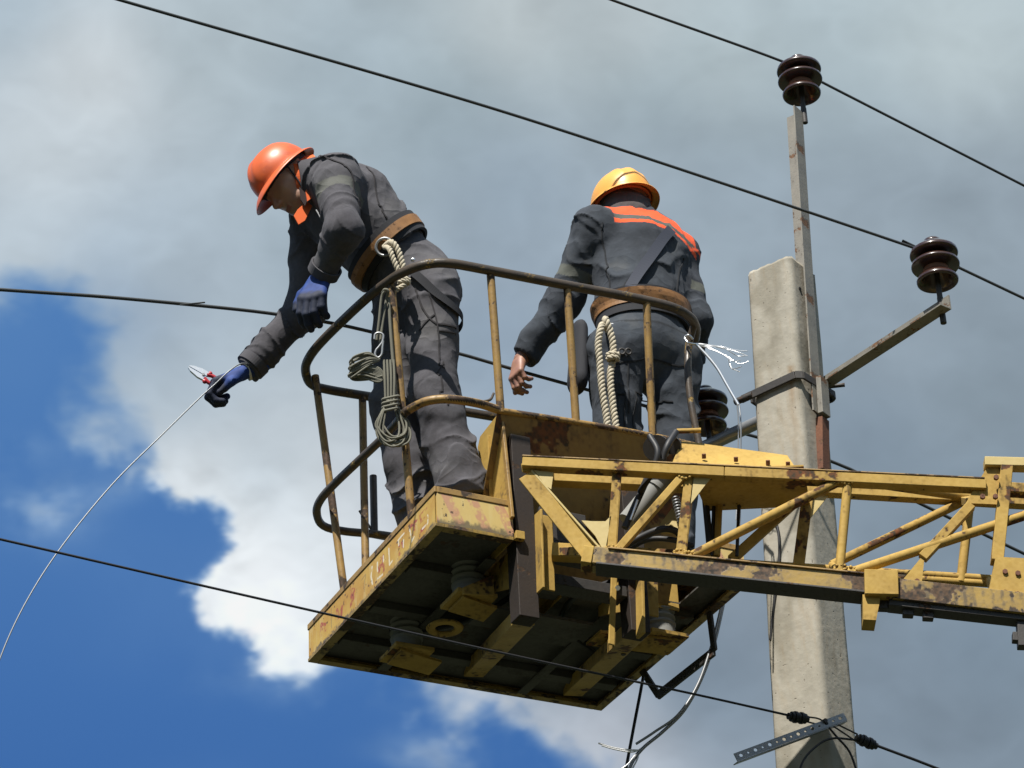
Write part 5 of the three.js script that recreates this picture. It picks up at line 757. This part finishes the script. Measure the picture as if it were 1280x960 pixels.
  { const g = new THREE.TorusGeometry(0.032, 0.0055, 8, 24); g.applyMatrix4(basisOf(rn, bax)); g.translate(ringP.x, ringP.y, ringP.z); part(belt, 'side_ring', g, M.galvanised); }
  part(belt, 'thigh_strap', ribbonOn(tr.base, [J(505, 330, 0.2), J(530, 352, 0.2), J(556, 385, 0.16), J(568, 410, 0.06)], 0.03, 0.011, 0.004), webbing);
  part(t, 'button', (() => { const p = onSurface(tr.base, J(512, 317, 0.2), 0.012), g = new THREE.SphereGeometry(0.009, 12, 8); g.translate(p.x, p.y, p.z); return g; })(), M.bright);
  return { t, J, wrR, dR, HR, ringP, tr, jk, uni, l, f, headO, hd };
})();

// ---- worker seen from behind
const worker2 = (() => {
  const FL = hitW(767, 717, DECK), FR = hitW(841, 734, DECK), C = FL.clone().add(FR).multiplyScalar(0.5);
  const t = thing('person', 'person in yellow helmet and dark coveralls with orange yoke, seen from behind', 'person', C);
  const f = pv.clone(), l = pu.clone().negate(), J = (px, py, fw) => hitPlane(px, py, C.clone().addScaledVector(f, fw), f);
  const pelvis = J(803, 432, 0), hipL = J(770, 440, 0), hipR = J(838, 448, 0), kneeL = J(772, 572, 0.02), kneeR = J(846, 588, 0.02), ankL = FL.clone().add(V3(0, 0.1, 0)), ankR = FR.clone().add(V3(0, 0.1, 0));
  const waist = J(801, 386, 0.01), chest = J(802, 322, 0.05), neck = J(790, 282, 0.09), shL = J(744, 288, 0.05), shR = J(846, 317, 0.05);
  const wirePt = hitPlane(641, 467, __g.gLeft, wireN), elL = J(704, 378, 0.2), wrL = hitPlane(650, 451, wirePt.clone().addScaledVector(wireN, -0.03), wireN), elR = J(869, 402, 0.0), wrR = J(858, 476, 0.2);
  const spine = chest.clone().sub(waist).normalize(), front = f.clone();
  const headO = J(780, 268, 0.12), hY = UPV.clone().applyAxisAngle(l, 0.04).applyAxisAngle(f, -0.06), hX = l.clone().negate(), hZ = hY.clone().cross(hX).normalize(); hX.copy(hY.clone().cross(hZ));
  if (hZ.dot(f) < 0) { hZ.negate(); hX.negate(); }
  const hd = headBones(headO, hX, hY, hZ), N0 = hd.P(0, -0.05, -0.03);
  const bodyB = [bone(pelvis, waist, 0.12, 0.115, { flat: 1.3, n: front }), bone(waist, chest, 0.12, 0.14, { flat: 1.4, n: front }), bone(chest, neck, 0.12, 0.06), bone(neck, shL, 0.06, 0.055), bone(neck, shR, 0.06, 0.055), bone(shL, elL, 0.05, 0.04), bone(elL, wrL, 0.04, 0.028), bone(shR, elR, 0.05, 0.04), bone(elR, wrR, 0.04, 0.028), bone(hipL, kneeL, 0.075, 0.055), bone(kneeL, ankL, 0.055, 0.04), bone(hipR, kneeR, 0.075, 0.055), bone(kneeR, ankR, 0.055, 0.04), bone(N0, neck, 0.052, 0.056), bone(headO, N0, 0.06, 0.05), bone(ankL, ankL.clone().add(V3(0, -0.05, 0)), 0.035, 0.03), bone(ankR, ankR.clone().add(V3(0, -0.05, 0)), 0.035, 0.03)];
  const dL = hitPlane(639, 492, wirePt, wireN).sub(wrL).normalize(), HL = handBones(wrL, dL, V3(-0.75, 0.3, 0.6), V3(-0.3, 0.5, -0.8), [[0.6, 0.8, 0.5], [0.65, 0.85, 0.5], [0.75, 0.9, 0.55], [0.85, 1.0, 0.55]], 0.0005, { thumb: [0.5, -0.1], spread: 0.02, size: 0.92 });
  const dR = V3(-0.1, -1, -0.25), HR = handBones(wrR, dR, V3(0.6, 0, 0.7), V3(-0.3, 0, -1), [[0.4, 0.7, 0.4], [0.4, 0.7, 0.4], [0.45, 0.7, 0.4], [0.5, 0.7, 0.4]], 0.0005);
  const sk = (x, y, z) => { const n = fbm3(x * 70, y * 70, z * 70, 2, 8); return [0.30 * (1 + 0.2 * n), 0.15 * (1 + 0.2 * n), 0.10]; };
  part(t, 'body', mergeGeometries([meshOf(bodyB, 0.04, 0.014), meshOf([...hd.out, bone(N0, neck, 0.052, 0.056)], 0.03, 0.006), meshOf(HL.out, 0.01, 0.0034, 0.012), meshOf(HR.out, 0.01, 0.005, 0.012)].map((g) => colorBy(g, sk))), skinMat);
  const navy = [0.034, 0.041, 0.052], tB = [0.037, 0.045, 0.057];
  const hemL = ankL.clone().add(V3(0, -0.03, 0)), hemR = ankR.clone().add(V3(0, -0.03, 0));
  const trB = [bone(pelvis.clone().add(V3(0, -0.02, 0)), waist, 0.172, 0.165, { flat: 1.28, n: front, fold: [0.008, 7.2, 3.24, 5.4, 151], cut: true }), bone(hipL, kneeL, 0.108, 0.09, { fold: [0.013, 7.2, 2.88, 8.1, 152] }), bone(kneeL, hemL, 0.086, 0.085, { fold: [0.014, 10.4, 2.88, 5.4, 153], cut: true }), bone(hipR, kneeR, 0.108, 0.09, { fold: [0.013, 7.2, 2.88, 8.1, 154] }), bone(kneeR, hemR, 0.086, 0.085, { fold: [0.014, 10.4, 2.88, 5.4, 155], cut: true }), bone(pelvis, hipL, 0.13, 0.108), bone(pelvis, hipR, 0.13, 0.108)];
  const tr = clothMesh(trB, 0.04, 0.006);
  const band = (v, c, w) => Math.abs(v - c) < w;
  part(t, 'trousers', colorBy(tr.g, (x, y, z) => { let k = cloth(tB, x, y, z, 171); const s = V3(x, y, z).sub(pelvis).y; if (band(s, 0.02, 0.004)) k = k.map((q) => q * 0.5); return k; }), clothMat);
  const cuffL = elL.clone().lerp(wrL, 0.94), cuffR = elR.clone().lerp(wrR, 0.94);
  const jkB = [bone(waist.clone().addScaledVector(spine, -0.055), chest, 0.18, 0.194, { flat: 1.25, n: front, fold: [0.017, 4.8, 2.88, 8.1, 131], cutA: true }), bone(chest, neck, 0.178, 0.095, { flat: 1.35, n: front, fold: [0.004, 5.6, 2.88, 6.3, 132] }), bone(neck.clone().add(V3(0, -0.03, 0)), shL, 0.098, 0.082), bone(neck.clone().add(V3(0, -0.03, 0)), shR, 0.098, 0.082), bone(shL, elL, 0.085, 0.072, { fold: [0.013, 11.2, 2.52, 6.3, 133] }), bone(elL, cuffL, 0.07, 0.055, { fold: [0.012, 12.8, 2.52, 6.3, 134], cut: true }), bone(shR, elR, 0.082, 0.062, { fold: [0.013, 11.2, 2.52, 6.3, 135] }), bone(elR, cuffR, 0.062, 0.052, { fold: [0.012, 12.8, 2.52, 6.3, 136], cut: true })];
  const jk = clothMesh(jkB, 0.05, 0.0055);
  const upL = elL.clone().sub(shL).normalize(), upR = elR.clone().sub(shR).normalize(), OR = [0.80, 0.10, 0.028];
  const jcol = (x, y, z) => {
    const v = V3(x, y, z), la = v.clone().sub(chest).dot(pu), h = v.clone().sub(chest).dot(spine), n = noise3(x * 30, y * 30, z * 30, 3) * 0.0015; let k = cloth(navy, x, y, z, 172);
    const dTorso = Math.min(boneDist(jkB[0], x, y, z), boneDist(jkB[1], x, y, z)), dArmL = boneDist(jkB[4], x, y, z), dArmR = boneDist(jkB[6], x, y, z), hh = h + n - 0.10 * Math.min(0, 0) ;
    const curve = hh + 0.55 * la * la;
    if (la > -0.165 && la < 0.2) { if (curve > 0.086 && curve < 0.165) k = mix3(OR, k, 0.05); else if (curve > 0.056 && curve <= 0.09) k = mix3(k, [0.12, 0.125, 0.10], 0.6); else if (curve > 0.036 && curve <= 0.056) k = OR; }
    const aL = v.clone().sub(shL).dot(upL), aR = v.clone().sub(shR).dot(upR);
    if (dArmL < 0.012 && aL > 0.18 && aL < 0.225) k = mix3(k, [0.125, 0.13, 0.105], 0.7); if (dArmR < 0.012 && aR > 0.2 && aR < 0.245) k = mix3(k, [0.125, 0.13, 0.105], 0.7);
    if (dArmR < 0.01 && aR > 0.035 && aR < 0.05 && la < 0.27) k = OR;
    return k;
  };
  part(t, 'jacket', colorBy(jk.g, jcol), clothMat);
  const seamM = new THREE.MeshStandardMaterial({ color: new THREE.Color(0.016, 0.018, 0.022), roughness: 0.95 }), seam = (fld, pts, w = 0.005) => part(t, 'seam', ribbonOn(fld, pts, w, 0.002, 0.003, 60), seamM);
  seam(tr.f, [J(752, 437, -0.2), J(780, 435, -0.22), J(805, 438, -0.22), J(845, 448, -0.2), J(866, 456, -0.1)], 0.006); seam(tr.f, [J(803, 440, -0.22), J(804, 470, -0.22), J(806, 500, -0.2)]); seam(tr.f, [J(770, 470, -0.2), J(793, 472, -0.22)]); seam(tr.f, [J(770, 470, -0.2), J(773, 520, -0.2)]); seam(tr.f, [J(793, 472, -0.2), J(795, 520, -0.2)]); seam(tr.f, [J(822, 476, -0.2), J(850, 482, -0.2)]); seam(tr.f, [J(822, 476, -0.2), J(824, 530, -0.2)]);
  seam(jk.f, [J(758, 270, -0.1), J(745, 300, -0.16), J(738, 335, -0.16)], 0.006); seam(jk.f, [J(862, 320, -0.1), J(860, 350, -0.16), J(856, 380, -0.16)], 0.006);
  // back pleat of the jacket: only dark ribbons along its edges
  seam(jk.f, [J(768, 355, -0.2), J(772, 335, -0.22), J(788, 322, -0.22), J(793, 312, -0.22)], 0.008); seam(jk.f, [J(775, 362, -0.2), J(800, 352, -0.22), J(835, 355, -0.2)], 0.006);
  // hood drawn over the head below the helmet
  const hoodB = [bone(hd.P(0, 0.05, -0.02), hd.P(0, -0.045, -0.03), 0.1, 0.098, { fold: [0.01, 17.6, 3.24, 4.5, 161] }), bone(hd.P(0, -0.05, -0.03), neck, 0.096, 0.1, { fold: [0.01, 16, 3.24, 4.5, 162] })];
  const hood = clothMesh(hoodB, 0.04, 0.006); part(t, 'hood', colorBy(hood.g, (x, y, z) => cloth([0.085, 0.073, 0.072], x, y, z, 175)), clothMat);
  const hel = part(t, 'helmet', scuffed(helmetGeo(hd.P(0, 0.05, 0.0), hX, hY, hZ, 1.06), [0.86, 0.40, 0.075], 731), helmetPaint(0.86, 0.40, 0.075));
  { const rimIn = []; for (let i = 0; i <= 40; i++) { const a = i / 40 * 2 * Math.PI; rimIn.push(hd.P(Math.sin(a) * 0.104, 0.052, Math.cos(a) * 0.122)); } part(hel, 'headband', tubeAlong(rimIn, 0.008, 80, 6), new THREE.MeshStandardMaterial({ color: new THREE.Color(0.7, 0.14, 0.03), roughness: 0.7 })); }
  part(t, 'boot', boot(ankL, f.clone().applyAxisAngle(UPV, 0.2)), bootMat); part(t, 'boot', boot(ankR, f.clone().applyAxisAngle(UPV, -0.2)), bootMat);
  // belt
  const uni = fieldOf([jkB[0], trB[0]], 0.03), bc = J(799, 398, 0.01), bax = UPV.clone().applyAxisAngle(f, -0.05);
  const belt = part(t, 'safety_belt', wrapBand(uni, bc, bax, f, 0.105, 0.007, 0.007), webbing);
  part(belt, 'leather_strip', wrapBand(uni, bc.clone().add(V3(0, 0.012, 0)), bax, f, 0.058, 0.0145, 0.005), leather);
  const ringP = onSurface(uni, J(750, 397, -0.14), 0.026), rn = gradOf(uni, ringP, 0.02); { const g = new THREE.TorusGeometry(0.03, 0.0055, 8, 24); g.applyMatrix4(basisOf(rn, bax)); g.translate(ringP.x, ringP.y, ringP.z); part(belt, 'side_ring', g, M.galvanised); }
  part(t, 'back_strap', ribbonOn(jk.base, [J(757, 372, -0.22), J(775, 352, -0.22), J(800, 325, -0.22), J(828, 298, -0.2), J(838, 288, -0.1)], 0.042, 0.014, 0.004), new THREE.MeshStandardMaterial({ color: new THREE.Color(0.03, 0.036, 0.055), roughness: 0.8 }));
  part(t, 'tool_pouch', (() => { const B = [bone(J(724, 415, 0.06), J(722, 475, 0.06), 0.05, 0.06, { flat: 1.8, n: l })]; return meshOf(B, 0.02, 0.008); })(), webbing);
  for (const [x, y] of [[783, 428], [796, 430]]) { const p = onSurface(tr.base, J(x, y, -0.2), 0.013), g = new THREE.TorusGeometry(0.011, 0.004, 8, 16); g.applyMatrix4(basisOf(gradOf(tr.base, p, 0.02), UPV)); g.translate(p.x, p.y, p.z); part(t, 'strap_buckle', g, M.blackSteel); }
  return { t, J, ringP, uni, tr, jk };
})();

// ---------------------------------------------------------------- loose things
{
  const { J, wrR, dR, HR, ringP, l, tr } = worker1, hz = (px, py, dz = 0) => hitPlane(px, py, wrR.clone().addScaledVector(l, dz), l);
  // pliers in the right glove
  const g0 = hz(268, 477, -0.015), jaw = hz(238, 460, -0.015), dir = jaw.clone().sub(g0).normalize(), side = dir.clone().cross(l).normalize();
  const pl = thing('pliers', 'combination pliers with bright jaws and red grips held in the blue glove', 'pliers', g0);
  const pin = hz(254, 469, -0.015), half = (s) => { const p = (a, b) => pin.clone().addScaledVector(dir, a).addScaledVector(side, b * s); return plate([p(-0.012, 0.001), p(-0.014, 0.019), p(0.014, 0.02), p(0.048, 0.012), p(0.062, 0.004), p(0.062, 0.001)].map((q) => q.addScaledVector(l, s * 0.001)), l, 0.011); };
  part(pl, 'jaw', half(1), M.bright); part(pl, 'jaw', half(-1), M.bright); part(pl, 'rivet', rod(pin.clone().addScaledVector(l, -0.009), pin.clone().addScaledVector(l, 0.009), 0.005, 14), M.galvanised);
  const redM = plastic(0.42, 0.02, 0.03); for (const s of [-1, 1]) part(pl, 'grip', tubeAlong([pin.clone().addScaledVector(dir, -0.01).addScaledVector(side, 0.009 * s), pin.clone().addScaledVector(dir, -0.03).addScaledVector(side, 0.016 * s), pin.clone().addScaledVector(dir, -0.05).addScaledVector(side, 0.014 * s), pin.clone().addScaledVector(dir, -0.075).addScaledVector(side, 0.006 * s)], 0.0075, 24, 10), redM);
  for (const s of [-1, 1]) { const c = pin.clone().addScaledVector(dir, -0.018).addScaledVector(side, 0.02 * s), g = new THREE.SphereGeometry(0.009, 12, 8); g.scale(1, 1, 1); g.translate(c.x, c.y, c.z); part(pl, 'grip_guard', g, redM); }
  // wire being pulled
  const wp = [[313, 455, 0.04], [300, 455, 0.06], [285, 465, 0.07], [268, 481, 0.06], [250, 497, 0.05], [205, 541, 0.05], [140, 606, 0.05], [78, 682, 0.05], [34, 750, 0.05], [2, 818, 0.05], [-24, 900, 0.05], [-45, 1010, 0.05]].map(([x, y, z]) => hz(x, y, z));
  single('loose_wire', 'thin bright aluminium wire sagging away from the gloved hand with pliers', 'wire', tubeAlong(wp, 0.0027, 160, 8), new THREE.MeshStandardMaterial({ color: new THREE.Color(0.24, 0.255, 0.27), roughness: 0.5, metalness: 0.4 }), wp[4]);
  // lanyard rope at the belt ring
  const nearL = (px, py, lat) => J(px, py, lat);
  const lan = thing('safety_lanyard', 'knotted white laid rope hanging from the belt of the leaning worker', 'rope', ringP);
  const k1 = [ringP.clone(), nearL(490, 303, 0.235), nearL(497, 312, 0.24), nearL(503, 330, 0.235), nearL(507, 345, 0.23)], k2 = [ringP.clone(), nearL(487, 312, 0.235), nearL(492, 325, 0.24), nearL(500, 343, 0.235)];
  part(lan, 'rope', ropeGeo(k1, 0.0115), M.ropeWhite); part(lan, 'rope', ropeGeo(k2, 0.0105), M.ropeWhite);
  part(lan, 'rope_end', ropeGeo([nearL(505, 344, 0.235), nearL(508, 352, 0.24), nearL(503, 358, 0.25), nearL(496, 362, 0.25), nearL(490, 370, 0.25), nearL(487, 384, 0.25)], 0.0095), M.ropeWhite);
  { const q = []; const c = nearL(505, 352, 0.238); for (let i = 0; i <= 40; i++) { const a = i / 40 * 4 * Math.PI; q.push(c.clone().add(V3(Math.cos(a) * 0.016, (i / 40 - 0.5) * 0.02, Math.sin(a) * 0.016))); } part(lan, 'knot', ropeGeo(q, 0.009), M.ropeWhite); }
}
{
  // cord coil hung on the rail post
  const foot = PL(0.012, uvw(hitU(515, 646, 0.012))[1], LIP - 0.02), topP = hitW(489, 352, 1.03), n = pv.clone(), q = (px, py, d = 0) => { const base = hitPlane(px, py, topP.clone().lerp(foot, clamp((py - 352) / 290, 0, 1)), V3(0, 0, 1)); return base.addScaledVector(ray(px, py).normalize(), -0.03 - d); };
  const co = thing('rope_coil', 'coil of grey cord with a steel snap hook hanging on the rail post', 'rope', q(490, 440)), R = rng(77);
  part(co, 'cord', tubeAlong([q(478, 366), q(481, 362, 0.02), q(485, 364, 0.02), q(483, 375), q(478, 405), q(475, 432)], 0.0055, 60, 8), M.ropeGrey);
  part(co, 'cord', tubeAlong([q(481, 364, 0.03), q(477, 372, 0.02), q(474, 400, 0.01), q(471, 425)], 0.005, 50, 8), M.ropeGrey);
  part(co, 'cord', tubeAlong([q(486, 372), q(488, 410), q(491, 450), q(493, 480), q(494, 505)], 0.0055, 60, 8), M.ropeGrey);
  { const h = []; for (const [x, y] of [[468, 424], [469, 418], [474, 416], [479, 419], [478, 427], [474, 433], [470, 438], [469, 444], [473, 447], [477, 443], [478, 435], [479, 426]]) h.push(q(x, y, 0.02)); part(co, 'snap_hook', tubeAlong(h, 0.0042, 90, 8), M.galvanised); }
  const loops = []; for (let i = 0; i < 11; i++) { const dy = i * 3.2, w = R() * 6; loops.push(tubeAlong([q(473 + R() * 3, 448 + R() * 3, 0.02), q(462 - w * 0.5, 441 + dy * 0.5, 0.03 + R() * 0.02), q(443 - R() * 6, 446 + dy * 0.75, 0.02 + R() * 0.03), q(438 + R() * 4, 454 + dy * 0.6, R() * 0.03), q(455, 455 + dy * 0.55, 0.02 + R() * 0.02), q(473, 460 + dy * 0.55, 0.02), q(482, 470 + R() * 4, 0.01)], 0.0038, 60, 7)); }
  part(co, 'upper_loops', joined(loops), M.ropeGrey);
  part(co, 'cord', tubeAlong([q(440, 462), q(438, 470), q(443, 475, 0.01), q(462, 474, 0.02), q(478, 470, 0.02)], 0.0042, 40, 7), M.ropeGrey);
  const wraps = []; for (let i = 0; i < 4; i++) { const y = 498 + i * 5; wraps.push(tubeAlong([q(478, y + 3, -0.03), q(479, y + 1, 0.02), q(487, y - 1, 0.045), q(496, y - 3, 0.035), q(499, y - 3, -0.02)], 0.0048, 24, 7)); } part(co, 'wrapping', joined(wraps), M.ropeGrey);
  const lower = []; for (let i = 0; i < 12; i++) { const a = 470 + R() * 10, b = 496 + R() * 17, yb = 545 + R() * 14, d = R() * 0.05; lower.push(tubeAlong([q(483 + R() * 5, 500, d * 0.6), q(lerp(484, a, 0.7), 520, d), q(a, yb - 14, d), q((a + b) / 2 - 3, yb, d + 0.005), q(b - 3, yb - 4, d), q(b, yb - 18, d * 0.7), q(lerp(490, b, 0.6), 518, d * 0.5), q(488 + R() * 6, 502, 0.01)], 0.0038, 70, 7)); } part(co, 'lower_loops', joined(lower), M.ropeGrey);
  const stand = []; for (let i = 0; i < 4; i++) stand.push(tubeAlong([q(480 + i * 4, 450, 0.01), q(481 + i * 4, 475, 0.02), q(482 + i * 3.4, 505, 0.02)], 0.0046, 24, 7)); part(co, 'cord', joined(stand), M.ropeGrey);
}
{
  // doubled rope on the back of the other worker
  const { J, ringP, tr } = worker2, s = (px, py, fw) => J(px, py, fw);
  const ro = thing('safety_lanyard', 'doubled white laid rope hanging down the trousers of the worker in yellow helmet', 'rope', ringP);
  part(ro, 'rope', ropeGeo([ringP.clone(), s(757, 400, -0.2), s(763, 415, -0.2), s(767, 440, -0.195), s(763, 470, -0.185), s(766, 505, -0.18), s(771, 540, -0.18)], 0.0135, 0.05), M.ropeWhite);
  part(ro, 'rope', ropeGeo([ringP.clone(), s(752, 408, -0.2), s(748, 430, -0.195), s(750, 455, -0.19), s(753, 490, -0.185), s(758, 520, -0.18), s(760, 545, -0.18)], 0.0135, 0.05), M.ropeWhite);
  { const q = [], c = s(766, 446, -0.2); for (let i = 0; i <= 40; i++) { const a = i / 40 * 4 * Math.PI; q.push(c.clone().add(V3(Math.cos(a) * 0.017, (i / 40 - 0.5) * 0.03, Math.sin(a) * 0.017))); } part(ro, 'knot', ropeGeo(q, 0.0105), M.ropeWhite); }
}
{
  // cut aluminium strands hooked over the railing end
  const P0 = hitV(860, 426, 0.0), b = (px, py, d = 0) => hitPlane(px, py, P0.clone().add(V3(0, 0, d)), V3(0, 0, 1)), R = rng(5);
  const cw = thing('cut_wire', 'bright frayed aluminium wire hooked over the end of the railing', 'wire', P0);
  part(cw, 'hook', tubeAlong([b(866, 424, 0.02), b(861, 419, 0.03), b(856, 422, 0.02), b(860, 428, 0.03), b(868, 430, 0.03), b(880, 431, 0.03)], 0.0042, 40, 7), M.bright);
  const fan = []; for (let i = 0; i < 7; i++) { const e = 436 + i * 4.2 + R() * 3, x = 922 + R() * 16; fan.push(tubeAlong([b(872, 429 + i * 0.4, 0.03), b(886, 431 + i * 0.8, 0.03), b(902 + R() * 8, 430 + i * 2.4 + R() * 6, 0.03 + R() * 0.03), b(x - 12, e - 3 + R() * 5, 0.03 + R() * 0.05), b(x, e + (R() - 0.4) * 8, 0.03 + R() * 0.06)], 0.0016, 30, 5)); } part(cw, 'frayed_strands', joined(fan), M.bright);
  part(cw, 'ribbon_end', tubeAlong([b(870, 430, 0.03), b(885, 446, 0.03), b(897, 461, 0.03), b(908, 480, 0.03), b(916, 494, 0.03), b(923, 506, 0.03)], 0.0055, 40, 6), M.bright);
  part(cw, 'hanging_strand', joined([tubeAlong([b(924, 506, 0.03), b(926, 530, 0.03), b(926, 580, 0.01), b(925, 660, 0.0)], 0.003, 40, 6), tubeAlong([b(921, 503, 0.03), b(923, 530, 0.02), b(922, 600, 0.0), b(920, 650, 0)], 0.0022, 40, 6)]), M.galvanised);
}
{
  // cables dangling below the right edge of the platform
  const P0 = PL(PU + 0.01, 0.25, 0), b = (px, py, d = 0) => hitPlane(px, py, P0.clone().add(V3(0, 0, d)), V3(0, 0, 1));
  const dc = thing('dangling_cable', 'grey twisted cable with frayed ends hanging from the right edge of the basket', 'cable', b(905, 752));
  part(dc, 'cable', joined([tubeAlong([b(908, 735), b(904, 756), b(893, 803), b(876, 850), b(855, 888), b(828, 915), b(803, 936), b(788, 958), b(780, 990)], 0.0062, 90, 8), tubeAlong([b(906, 740), b(900, 765, 0.01), b(889, 808, 0.01), b(872, 856, 0.01), b(848, 893, 0.01), b(818, 915, 0.01), b(795, 930, 0.01)], 0.0048, 90, 8)]), M.galvanised);
  part(dc, 'frayed_end', joined([tubeAlong([b(800, 938), b(782, 937), b(765, 934), b(748, 929)], 0.003, 24, 6), tubeAlong([b(802, 936), b(790, 940), b(770, 937), b(752, 932)], 0.0025, 24, 6), tubeAlong([b(802, 935), b(793, 945), b(785, 955), b(776, 962)], 0.003, 24, 6), tubeAlong([b(800, 936), b(797, 948), b(790, 962)], 0.003, 24, 6)]), M.bright);
  single('dangling_cable', 'straight black cable hanging from the folding step under the basket', 'cable', tubeAlong([b(804, 846, -0.3), b(800, 868, -0.3), b(791, 915, -0.3), b(782, 965, -0.3), b(776, 1010, -0.3)], 0.0058, 60, 8), M.rubber, b(804, 846, -0.3));
}
scene.traverse((o) => { if (o.isMesh) { o.castShadow = true; o.receiveShadow = true; } });
renderer.render(scene, camera);
